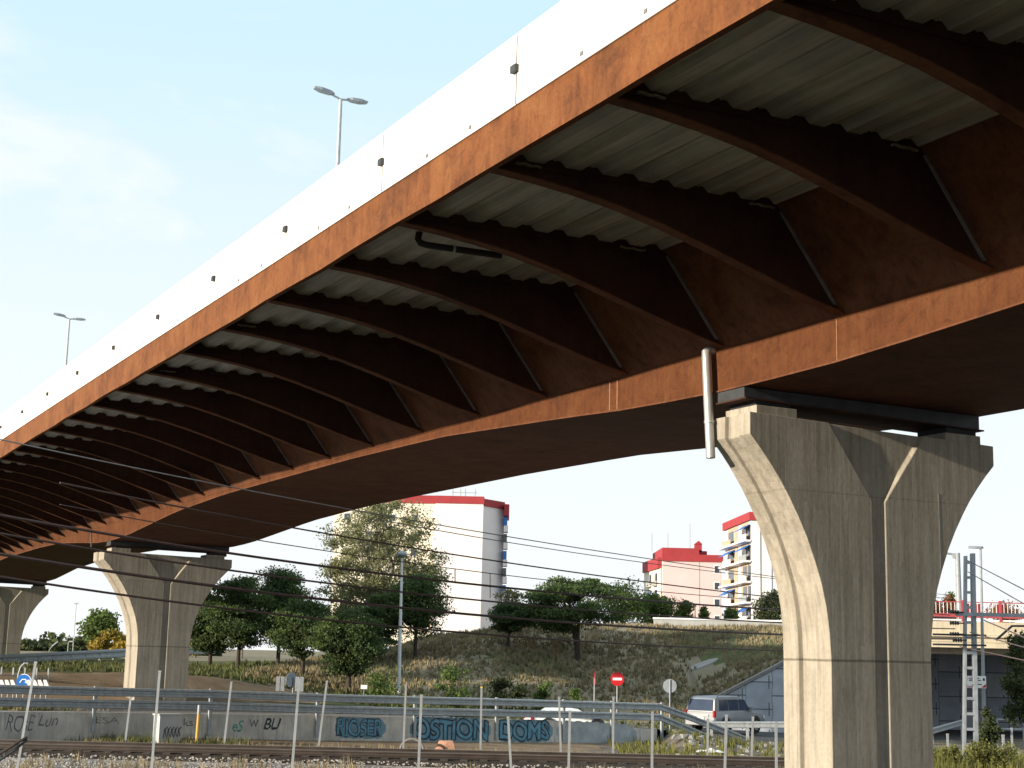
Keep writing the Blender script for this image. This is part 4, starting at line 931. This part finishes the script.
# ------------------------------------------------------------------ vehicles
PS = mat('silver_car_paint', (.25, .26, .28), .35, .04, 2, metal=.25, spec=.5); PWc = mat('white_car_paint', (.75, .75, .75), .3, .03, 2, spec=.5)
CG = mat('car_glass', (.045, .062, .10), .08, .1, 2, spec=.8); TL = mat('red_tail_light', (.40, .01, .01), .25, .1, 3); TY = mat('tyre_rubber', (.018, .018, .018), .85, .2, 6); RM = mat('alloy_rim', (.55, .55, .57), .35, .1, 6, metal=.6)
PLT = mat('number_plate', (.75, .75, .72), .5, .05, 4); BLK = mat('black_plastic', (.03, .03, .032), .6, .2, 6)
def car(label, x, y, z, heading, paint, L, W, H, tall):
    # local x = forward, y = left, z = up, origin at the ground under the middle
    r = empty('parked_car' if not tall else 'car', label, 'car', (x, y, z), heading)
    hw = W/2; belt = H*.60; sill = .30 if not tall else .42
    if tall: body = [(-L/2+.02, sill+.1, belt-.05), (-L/2+.12, sill, belt), (-L*.1, sill, belt), (L*.22, sill, belt-.03), (L/2-.55, sill, belt-.12), (L/2-.15, sill, belt-.2), (L/2, sill+.12, belt-.42)]
    else: body = [(-L/2, sill, belt-.1), (-L/2+.15, sill-.08, belt), (0, sill-.1, belt), (L*.2, sill-.1, belt-.05), (L/2-.4, sill-.08, belt-.15), (L/2, sill+.05, belt-.32)]
    rings = []
    for i, (px, zl, zh) in enumerate(body):
        k = .93 if i in (0, len(body)-1) else 1.
        rings.append([(px, -hw*k*.93, zl), (px, -hw*k, zl+.15), (px, -hw*k, zl+(zh-zl)*.6), (px, -hw*k*.95, zh-.03), (px, -hw*k*.88, zh), (px, hw*k*.88, zh), (px, hw*k*.95, zh-.03), (px, hw*k, zl+(zh-zl)*.6), (px, hw*k, zl+.15), (px, hw*k*.93, zl)])
    bo = bevel(MB().loft(rings).build('body', paint, r, True), .03)
    # greenhouse
    if tall: g = [(-L/2+.06, belt-.02, .93), (-L/2+.22, H-.14, .84), (-L/2+.45, H-.02, .80), (0, H, .80), (L*.09, H-.05, .79), (L*.26, belt-.03, .90)]
    else: g = [(-L/2+.35, belt-.02, .9), (-L*.26, H-.03, .74), (0, H, .74), (L*.08, H-.03, .74), (L*.27, belt-.03, .88)]
    rings = []
    for gx, gz_, k in g:
        kb = .92; rings.append([(gx, -hw*kb, belt-.03), (gx, -hw*k, gz_-.04*(gz_ > belt)), (gx, -hw*k*.9, gz_), (gx, hw*k*.9, gz_), (gx, hw*k, gz_-.04*(gz_ > belt)), (gx, hw*kb, belt-.03)])
    MB().loft(rings).build('cabin', paint, r, True)
    # side windows, following the tumblehome
    zt_ = H-.17; zb2 = belt+.03; kt = .805 if tall else .75; kb = .905
    spans = [(-L/2+.50, -L/2+1.35), (-L/2+1.40, -.05), (.0, L*.12)] if tall else [(-L*.22, -.1), (-.04, L*.1)]
    for s in (-1, 1):
        for j, (a_, b_) in enumerate(spans):
            last = j == len(spans)-1; o = .012
            yb_, yt_ = s*(hw*kb+o), s*(hw*kt+o+.02)
            q = [(a_, yb_, zb2), (b_+(.40 if last else 0), yb_, zb2), (b_, yt_, zt_), (a_+(.10 if j == 0 else 0), yt_, zt_)]
            q2_ = [(p[0], p[1]-s*.03, p[2]) for p in q]
            MB().loft([q, q2_]).build('side_window', CG, r)
    # rear window, plate, lights, bumpers
    rx0, rx1 = (-L/2+.055, -L/2+.19) if tall else (-L/2+.38, -L*.27)
    q = [(rx0-.012, -hw*.82, belt+.02), (rx0-.012, hw*.82, belt+.02), (rx1-.02, hw*.74, H-.16), (rx1-.02, -hw*.74, H-.16)]
    MB().loft([q, [(p[0]+.04, p[1], p[2]) for p in q]]).build('rear_window', CG, r)
    wx = (L*.10+.03, L*.255) if tall else (L*.09, L*.26)
    q = [(wx[1]+.03, -hw*.8, belt+.02), (wx[1]+.03, hw*.8, belt+.02), (wx[0]+.03, hw*.7, H-.09), (wx[0]+.03, -hw*.7, H-.09)]
    MB().loft([q, [(p[0]-.05, p[1], p[2]-.02) for p in q]]).build('windscreen', CG, r)
    for s in (-1, 1):
        b = MB().box(-L/2-.02, -L/2+.16, s*hw*.86 if s > 0 else s*hw*.99, s*hw*.99 if s > 0 else s*hw*.86, belt-.30, belt+.04); bevel(b.build('tail_light', TL, r), .03)
        MB().box(L/2-.2, L/2-.02, min(s*hw*.55, s*hw*.95), max(s*hw*.55, s*hw*.95), belt-.42, belt-.25).build('headlight', PLT, r)
        MB().box(L*.16, L*.21, min(s*(hw+.0), s*(hw+.18)), max(s*(hw+.0), s*(hw+.18)), belt+.02, belt+.2).build('mirror', paint, r)
        if tall: MB().tube([(-L/2+.6, s*hw*.72, H-.02), (-L/2+.7, s*hw*.72, H+.05), (L*.02, s*hw*.72, H+.05), (L*.06, s*hw*.72, H-.03)], .02, 6).build('roof_rail', BLK, r)
        MB().box(-L*.48, L*.46, min(s*hw*.97, s*(hw+.012)), max(s*hw*.97, s*(hw+.012)), sill-.02, sill+.1).build('sill_trim', M['galvdull'] if tall else BLK, r)
    bevel(MB().box(-L/2-.09, -L/2+.2, -hw*.95, hw*.95, sill-.02, sill+.26).build('bumper', paint, r), .04)
    bevel(MB().box(L/2-.2, L/2+.06, -hw*.93, hw*.93, sill-.05, sill+.25).build('bumper', paint, r), .04)
    MB().box(-L/2-.035, -L/2+.03, -.27, .27, belt-.42, belt-.29).build('number_plate', PLT, r)
    if tall: MB().box(-L/2-.028, -L/2+.03, -.55, .55, belt-.26, belt-.16).build('rear_trim', M['galvdull'], r)
    R = .37 if tall else .31
    for ax in (-L*.29, L*.30):
        for s in (-1, 1):
            MB().tube([(ax, s*(hw+.02), R+.03), (ax, s*(hw-.1), R+.03)], R+.09, 20).build('wheel_arch', BLK, r)
            wlo = MB().tube([(ax, s*(hw+.03), R), (ax, s*(hw-.2), R)], R, 20).build('wheel', TY, r)
            rm = MB(); rm.tube([(ax, s*(hw+.045), R), (ax, s*(hw), R)], R*.62, 16)
            rm.build('rim', RM, wlo)
            hb = MB()
            for q in range(5): hb.tube([(ax+R*.38*cos(q*1.2566), s*(hw+.051), R+R*.38*sin(q*1.2566)), (ax+R*.38*cos(q*1.2566), s*(hw+.04), R+R*.38*sin(q*1.2566))], R*.12, 6)
            hb.build('rim_opening', BLK, wlo)
    return r
q = at(727, 715, 79)
car('silver four wheel drive car driving away to the right towards the underpass, rear lit warm', q.x, 79.5, zroad(q.x)+.06, radians(90-42), PS, 4.7, 1.85, 1.86, True)
q = at(572, 715, 78.5)
hx_ = atan2(.71, 1)*.35
car('low white car mostly hidden behind the guardrail left of the no entry sign', 3.1, 74.2, roadz(3.1, 6.2)-.12, hx_, PWc, 4.1, 1.68, 1.19, False)
# ------------------------------------------------------------------ vegetation
def leafmat(name, c, var=.45, trans=.25):
    m, nt, b = newmat(name); v = coords(nt)
    n = noise(nt, v, .55, 3, .6); n2 = noise(nt, v, 4.5, 3, .6)
    col = mix(nt, ramp(nt, n, [(.3, tuple(x*(1-var) for x in c)), (.5, c), (.72, (c[0]*(1+var*1.3), c[1]*(1+var), c[2]*(1+var*.3)))]), ramp(nt, n2, [(.3, (.6, .6, .6)), (.7, (1.25, 1.2, 1.0))]), 1., 'MULTIPLY')
    nt.links.new(col, b.inputs['Base Color']); b.inputs['Roughness'].default_value = .75; b.inputs['Specular IOR Level'].default_value = .15
    tr = nt.nodes.new('ShaderNodeBsdfTranslucent'); nt.links.new(col, tr.inputs[0]); mx_ = nt.nodes.new('ShaderNodeMixShader'); mx_.inputs[0].default_value = trans
    out = [x for x in nt.nodes if x.type == 'OUTPUT_MATERIAL'][0]; nt.links.new(b.outputs[0], mx_.inputs[1]); nt.links.new(tr.outputs[0], mx_.inputs[2]); nt.links.new(mx_.outputs[0], out.inputs[0])
    return m
LP = leafmat('pine_needles', (.075, .118, .05)); LG = leafmat('green_leaves', (.11, .165, .055)); LO = leafmat('olive_sparse_leaves', (.20, .215, .125), .3, .35)
LY = leafmat('yellow_autumn_leaves', (.30, .23, .05)); LR = leafmat('reddish_autumn_leaves', (.22, .09, .04)); LD = leafmat('dark_shrub_leaves', (.06, .08, .04)); LW = leafmat('weed_leaves', (.16, .17, .06))
BK = mat('dark_bark', (.045, .034, .026), .95, .3, 5, bmp=.4); BKP = mat('pale_bark', (.20, .18, .15), .9, .3, 5)
def quads(C_, sz, rg, asp=1.6):
    n = len(C_); d = rg.normal(size=(n, 3)); d /= np.linalg.norm(d, axis=1)[:, None]
    e = rg.normal(size=(n, 3)); e -= (e*d).sum(1)[:, None]*d; e /= np.linalg.norm(e, axis=1)[:, None]
    s = sz*(.6+.8*rg.random(n))[:, None]
    return np.stack([C_-d*s*asp*.5, C_+e*s*.5, C_+d*s*asp*.5, C_-e*s*.5], 1).reshape(-1, 3)
def fastmesh(name, V, m, parent, k=4):
    me = bpy.data.meshes.new(name); n = len(V)//k
    me.vertices.add(len(V)); me.vertices.foreach_set('co', np.asarray(V, dtype=np.float32).ravel())
    me.loops.add(n*k); me.loops.foreach_set('vertex_index', np.arange(n*k, dtype=np.int32))
    me.polygons.add(n); me.polygons.foreach_set('loop_start', np.arange(0, n*k, k, dtype=np.int32))
    try: me.polygons.foreach_set('loop_total', np.full(n, k, dtype=np.int32))
    except Exception: pass
    me.materials.append(m); me.update(calc_edges=True); me.validate()
    o = bpy.data.objects.new(name, me); COL.objects.link(o); o.parent = parent; return o
def tree(label, cat, cx, pyt, pyb, pxw, Y, lm, seed, nleaf=5000, leaf=.115, clumps=30, base=None, trunk=.14, lean=0, name='pine_tree', group=None, bark=None, sparse=False, crs=.42, zb=None, cb=.2, multi=1, shape=0.):
    """cx: photo column of the crown, pyt / pyb: rows of its top and of the trunk foot, pxw: crown width in pixels at distance Y"""
    if lm is LP: nleaf = int(nleaf*1.7); leaf = .085; clumps = int(clumps*1.8); crs *= .74
    rg = np.random.default_rng(seed); t = at(cx, pyt, Y); X = t.x; zg = ground(X, Y) if Y < 112 else hillz(X)
    if zb is None: zb = zg if base is None else base
    H = t.z-zb; Wd = pxw/F*Y/2
    r = empty(name, label, cat, (X-lean, Y, zb), 0, group)
    zc0 = H*cb; cz = (zc0+H)/2; hz_ = (H-zc0)/2
    cl_ = []
    tries = 0
    while len(cl_) < clumps and tries < 4000:
        tries += 1
        p = rg.uniform(-1, 1, 3); rad = np.linalg.norm(p)
        if rad > 1 or rad < .35: continue
        zf = (p[2]+1)/2
        k = 1-shape*zf
        cl_.append((p[0]*Wd*k*.86+lean, p[1]*Wd*k*.86, cz+p[2]*hz_*.9, crs*(.65+.7*rg.random())*min(Wd, hz_*1.1)))
    V = []
    per = max(20, nleaf//len(cl_))
    for (x, y, z, cr_) in cl_:
        n = int(per*(.6+.8*rg.random())); d = rg.normal(size=(n, 3)); d /= np.linalg.norm(d, axis=1)[:, None]
        rad = cr_*(rg.random(n)**(.45 if not sparse else .6))*(1+.35*np.sin(d[:, 0]*5+z)*np.cos(d[:, 1]*4+x)); P = d*rad[:, None]*(np.array([1.4, 1.4, .55]) if lm is LP else np.array([1.15, 1.15, .8]))+np.array([x, y, z])
        V.append(quads(P, leaf, rg))
    fastmesh('crown', np.concatenate(V), lm, r)
    tm = MB()
    for q in range(multi):
        ox = (q-(multi-1)/2)*.5*Wd*.5
        tp = [(0, 0, -.3), (lean*.25+ox*.1, 0, H*.2), (lean*.7+ox*.7, .1, H*.5), (lean+ox*1.4, 0, H*(.85 if sparse else .72))]
        tm.tube(tp, [trunk, trunk*.8, trunk*.5, trunk*.12], 8)
        mine = cl_[q::multi]
        for (x, y, z, cr_) in mine[:14 if not sparse else 22]:
            f = max(.15, min(.8, (z/H)*.62)); i = 0
            hz2 = f*H
            zs_ = [p[2] for p in tp]; bx_ = float(np.interp(hz2, zs_, [p[0] for p in tp]))
            mid = ((bx_+x)/2+rg.normal()*.1, y/2, (hz2+z)/2+.08*H*.3)
            tm.tube([(bx_, 0, hz2), mid, (x, y, z)], [trunk*.32, trunk*.2, trunk*.07], 5)
    tm.build('trunk', bark or BK, r); return r
GP = 'dark pines along the embankment'
tree('dark pine immediately right of the middle pier, leftmost of the pine row', 'pine tree', 214, 592, 665, 58, 92, LP, 1, 13000, group=GP)
tree('second dark pine right of the middle pier, medium height with rounded top', 'pine tree', 243, 574, 668, 64, 90, LP, 2, 15000, group=GP)
tree('tall pointed pine rising highest of the row, with a thin green top shoot', 'pine tree', 283, 560, 672, 70, 93, LP, 3, 16000, group=GP, shape=.6)
tree('rounded dark pine in the middle of the row with a thin bare trunk', 'pine tree', 306, 600, 680, 64, 86, LP, 4, 14000, group=GP)
tree('low broad dark pine right end of the left row, crown reaching near the ground', 'pine tree', 352, 606, 692, 68, 82, LP, 5, 15000, group=GP, cb=.16)
tree('dark pine just left of the white street lamp, in front of the big sparse tree', 'pine tree', 383, 588, 668, 44, 95, LP, 6, 9000, group=GP)
tree('dark leafy pine with spreading lower right branch, right of the white street lamp', 'pine tree', 418, 568, 667, 76, 96, LP, 7, 16000, group=GP, shape=.45)
tree('small round pine between the white building and the large forked pine', 'pine tree', 513, 600, 664, 54, 98, LP, 8, 10000, trunk=.12, lean=.35, cb=.3)
tree('large forked pine on the hillside left of the pink building', 'pine tree', 572, 574, 670, 108, 96, LP, 9, 24000, trunk=.17, lean=-.5, clumps=36, cb=.28, multi=2)
tree('big sparse olive green tree in front of the cream building, branches showing through its crown', 'tree', 381, 492, 655, 150, 112, LO, 10, 36000, leaf=.11, clumps=150, name='sparse_tree', bark=BKP, sparse=True, crs=.16, trunk=.22, cb=.12, multi=3)
tree('pale slender poplar behind the tall pointed pine', 'tree', 246, 572, 662, 40, 125, LO, 11, 4000, name='poplar_tree', bark=BKP, sparse=True, cb=.1)
tree('thin grey poplar poking up beside the white building, above the small round pine', 'tree', 508, 586, 655, 26, 120, LO, 12, 2500, name='poplar_tree', bark=BKP, sparse=True, cb=.1, leaf=.12)
GB_ = 'light green trees beyond the crest of the hill'
tree('light green tree behind the large forked pine, leftmost beyond the crest', 'tree', 622, 582, 640, 50, 124, LG, 13, 6500, name='tree', group=GB_, cb=.05)
tree('light green bushy tree in front of the left wing of the pink building', 'tree', 657, 593, 640, 44, 126, LG, 14, 6000, name='tree', group=GB_, cb=.05)
tree('narrow green tree in front of the pink gable', 'tree', 685, 597, 640, 22, 126, LG, 15, 3500, name='tree', group=GB_, cb=.05, shape=.5)
tree('small pointed green tree, rightmost before the pink building window column', 'tree', 704, 606, 640, 16, 127, LG, 16, 2000, name='tree', group=GB_, cb=.05, shape=.6)
tree('small dark green tree at the foot of the block with blue awnings', 'tree', 731, 607, 640, 15, 128, LG, 17, 1800, name='tree', cb=.05)
tree('dark green tree peeking out left of the nearest pier, above the crest wall', 'tree', 773, 590, 640, 38, 122, LD, 18, 5000, name='tree', cb=.05)
tree('distant green tree with yellow foliage low down, left of the middle pier', 'tree', 102, 612, 656, 42, 150, LG, 19, 5000, name='tree', cb=.1, leaf=.22, shape=.5)
tree('low golden autumn bush beside the distant green tree', 'bush', 114, 632, 656, 44, 145, LY, 20, 4000, name='bush', cb=.0, leaf=.2, trunk=.06)
tree('yellow autumn bush seen between the middle pier and the first pine', 'bush', 197, 637, 662, 18, 128, LY, 21, 2200, name='bush', cb=.0, trunk=.06)
tree('small dark bush on the grass below the distant lamps at left', 'bush', 67, 655, 668, 12, 105, LD, 22, 900, name='bush', cb=.0, trunk=.04)
tree('reddish autumn tree behind the red railing of the overpass', 'tree', 944, 594, 640, 34, 118, LR, 23, 4000, name='autumn_tree', cb=.05)
tree('small green conifer behind the red railing, beside the reddish tree', 'conifer', 951, 589, 640, 16, 122, LG, 24, 1800, name='conifer_tree', cb=.05, shape=.6)
tree('dark green bush at the foot of the slim lamp right of the mast', 'bush', 988, 700, 742, 20, 62, LD, 25, 3500, name='bush', cb=.0, leaf=.07, trunk=.04)
tree('hanging grey green tree cut by the right edge of the photo', 'tree', 1024, 618, 735, 44, 66, LD, 26, 6000, name='tree', cb=.1, leaf=.09, trunk=.08)
tree('reddish brown low plants behind the red railing at right', 'bush', 1003, 603, 640, 40, 118, LR, 27, 1800, name='bush', cb=.0, trunk=.05)
for i, (x, y0, y1, w_, Y, lab) in enumerate(((385, 668, 690, 36, 80, 'green shrub on the verge right of the lamp foot'), (454, 662, 692, 30, 82, 'tall green grassy shrub above the OSTION graffiti'), (500, 672, 694, 22, 84, 'dark rounded shrub on the dirt above the guardrail, centre'), (518, 676, 696, 18, 83, 'small dark shrub next to the rounded one, a little lower'), (545, 676, 694, 16, 84, 'small green shrub halfway to the narrow red sign'), (575, 684, 698, 14, 82, 'low bright green shrub left of the narrow red sign'),
                                             (945, 742, 772, 26, 49, 'yellow green weed clump right of the nearest pier'), (975, 735, 775, 26, 47, 'tall yellow green weed clump at the foot of the lattice mast'), (1005, 745, 775, 30, 47, 'weed clump at the bottom right corner'), (852, 0, 0, 0, 0, ''))):
    if not lab: continue
    tree(lab, 'shrub', x, y0, y1, w_, Y, LD if 'dark' in lab else (LW if 'weed' in lab else LG), 40+i, 1800 if Y > 60 else 2600, leaf=.09 if Y > 60 else .05, clumps=16, name='shrub', cb=-.25, trunk=.03, crs=.6)
# background hedge line and embankment far left
dt = []
rg = np.random.default_rng(5)
P = np.stack([rg.uniform(-90, -38, 9000), rg.uniform(196, 206, 9000), np.zeros(9000)], 1); P[:, 2] = 2.3+rg.random(9000)**1.3*(1.3+1.3*np.sin(P[:, 0]*.6)**2*np.sin(P[:, 0]*.21+1)**2+.5*np.sin(P[:, 0]*2.3))
o = fastmesh('far_treeline', quads(P, .55, rg), LD, None); tag(o, kind='stuff')
em = MB()
e0, e1 = at(-40, 662, 135), at(215, 652, 128)
fr = empty('guardrail', 'distant blue grey guardrail along the raised road at far left, passing behind the middle pier', 'guardrail', (0, 0, 0))
p0, p1 = at(-60, 657.5, 80), at(150, 647.5, 112); p2 = at(215, 646, 118)
wbeam([p0, p0+(p1-p0)*.5, p1, p2], r=.60, name='beam', parent=fr)
for i in range(14):
    q = p0+(p1-p0)*(i/13); MB().box(q.x-.05, q.x+.05, q.y+.1, q.y+.2, q.z-1.3, q.z).build('post', M['galvdull'], fr)
# grass, weeds, stones
def tufts(n, fn, hgt, m, name, seed, blades=6, wid=.05):
    rg = np.random.default_rng(seed); V = []
    for _ in range(n):
        p = fn(rg)
        if p is None: continue
        x, y = p; z = (ground(x, y) if y < 112 else hillz(x)); h = hgt*(.45+rg.random()); s = .35*h
        for b in range(blades):
            a_ = rg.random()*6.283; r_ = rg.random()*s*.8; bx, by = x+cos(a_)*r_, y+sin(a_)*r_; w2 = wid*(.6+.8*rg.random()); a2 = rg.random()*6.283
            V += [(bx-cos(a2)*w2, by-sin(a2)*w2, z-.03), (bx+cos(a2)*w2, by+sin(a2)*w2, z-.03), (bx+cos(a_)*s*.6, by+sin(a_)*s*.6, z+h*(.6+.5*rg.random()))]
    o = fastmesh(name, np.array(V), m, None, 3); tag(o, kind='stuff'); return o
DG = leafmat('dry_grass', (.28, .24, .17), .25, .2); BG = leafmat('brown_scrub', (.21, .185, .125), .3, .15); GGm = leafmat('green_grass', (.115, .135, .06), .3, .2)
def hillp(rg):
    x, y = rg.uniform(-14, 20), rg.uniform(79, 110)
    if (x > 11.6 and y < 86.8) or (x > 19.5) or ground(x, y) < zroad(x)+.25: return None
    if nz(x+50, y, .12) > .33 and y < 96: return None
    if abs(x-HC[0]) < 1.25 and abs(y-HC[1]-(-.4)) < 2.3: return None
    return x, y
tufts(13000, hillp, .24, DG, 'dry_grass', 1, 5, .045); tufts(5000, lambda rg: (lambda p: p if p and nz(p[0], p[1], .15) > -.05 else None)(hillp(rg)), .32, BG, 'hill_scrub', 2, 7, .06)
def vergep(rg):
    x = rg.uniform(-60, 12); y = rg.uniform(74, 100)
    if x < -17 and (y > 93 or rg.random() > .5): return None
    if x > -14 and y > 85 and rg.random() > .25: return None
    d = (y-wallY(x))/WD
    if x < -9 and d < 16: return None
    if ground(x, y) < zroad(x)+.06 and d < 9.3: return None
    return x, y
tufts(11000, vergep, .24, GGm, 'verge_grass', 3, 6, .045)
tufts(1400, lambda rg: (rg.uniform(-28, 22), rg.uniform(52.9, 56.2)) if rg.random() > .3 else (rg.uniform(-22, -8), rg.uniform(53.3, 54.5)), .20, DG, 'trackside_weeds', 4, 6, .02)
tufts(500, lambda rg: (rg.uniform(-18, -9), rg.uniform(53.6, 54.8)), .30, GGm, 'trackside_grass', 5, 6, .02)
tufts(900, lambda rg: (rg.choice([-13, -7.6, -5, -1., 2.6, 5.4, 8, -10.5])+rg.normal()*.6, rg.uniform(40, 46)), .30, DG, 'ballast_weeds', 6, 5, .012)
tufts(1600, lambda rg: (rg.uniform(4.5, 24), rg.uniform(53, 70)), .32, LW, 'embankment_weeds', 7, 6, .025)
tufts(1500, lambda rg: (rg.uniform(11.5, 24), rg.uniform(43, 53)), .55, LW, 'mast_weeds', 8, 7, .02)
def stones(n, fn, s0, s1, m, name, seed):
    rg = np.random.default_rng(seed); mb = MB()
    for _ in range(n):
        x, y = fn(rg); z = ground(x, y); s = s0+(s1-s0)*rg.random()**2; rot = rg.random()*6.28
        pts = []
        for (a_, b_, c_) in ((-1, -1, 0), (1, -1, 0), (1, 1, 0), (-1, 1, 0), (-.7, -.6, 1), (.6, -.7, 1), (.7, .6, .8), (-.6, .7, 1)):
            a_ += rg.normal()*.2; b_ += rg.normal()*.2
            pts.append((x+(a_*cos(rot)-b_*sin(rot))*s*.5, y+(a_*sin(rot)+b_*cos(rot))*s*.5, z-.01+c_*s*.55))
        mb.hexa(pts)
    o = mb.build(name, m, recalc=False); tag(o, kind='stuff'); return o
stones(16000, lambda rg: (rg.uniform(-18, 20), rg.uniform(38, 46.9)), .045, .10, mat('ballast_stone', (.27, .26, .25), .9, .4, 3), 'ballast_stones', 9)
stones(420, lambda rg: (rg.uniform(6.5, 24), rg.uniform(58, 71)), .06, .36, mat('pale_rubble', (.24, .235, .225), .9, .3, 2), 'rubble', 10)
stones(400, lambda rg: (rg.uniform(-20, 16), rg.uniform(53, 55)), .05, .2, mat('ochre_stone', (.36, .24, .13), .9, .3, 2), 'trackside_stones', 11)
# pale sheets of dumped rubbish
for i, (px, py, w_, lab) in enumerate(((711, 752, .55, 'pale crumpled sheet lying in the rubble left of the nearest pier'), (933, 739, .3, 'pale crumpled bag in the rubble right of the nearest pier'), (741, 745, .25, 'small white crumpled bag in the rubble below the silver car'))):
    Yq = 61.; X = at(px, py, Yq).x; mb = MB(); rr = random.Random(i); g = 6
    vs = [(X+(a_/g-.5)*2*w_, Yq+(b_/g-.5)*1.2*w_, ground(X, Yq)+.04+.22*rr.random()*w_*2*(1-abs(a_/g-.5))) for b_ in range(g+1) for a_ in range(g+1)]
    mb.add(vs, [(b_*(g+1)+a_, b_*(g+1)+a_+1, (b_+1)*(g+1)+a_+1, (b_+1)*(g+1)+a_) for b_ in range(g) for a_ in range(g)])
    o = mb.build('plastic_sheet', white); sd_ = o.modifiers.new('s', 'SOLIDIFY'); sd_.thickness = .01; tag(o, lab, 'plastic sheet')
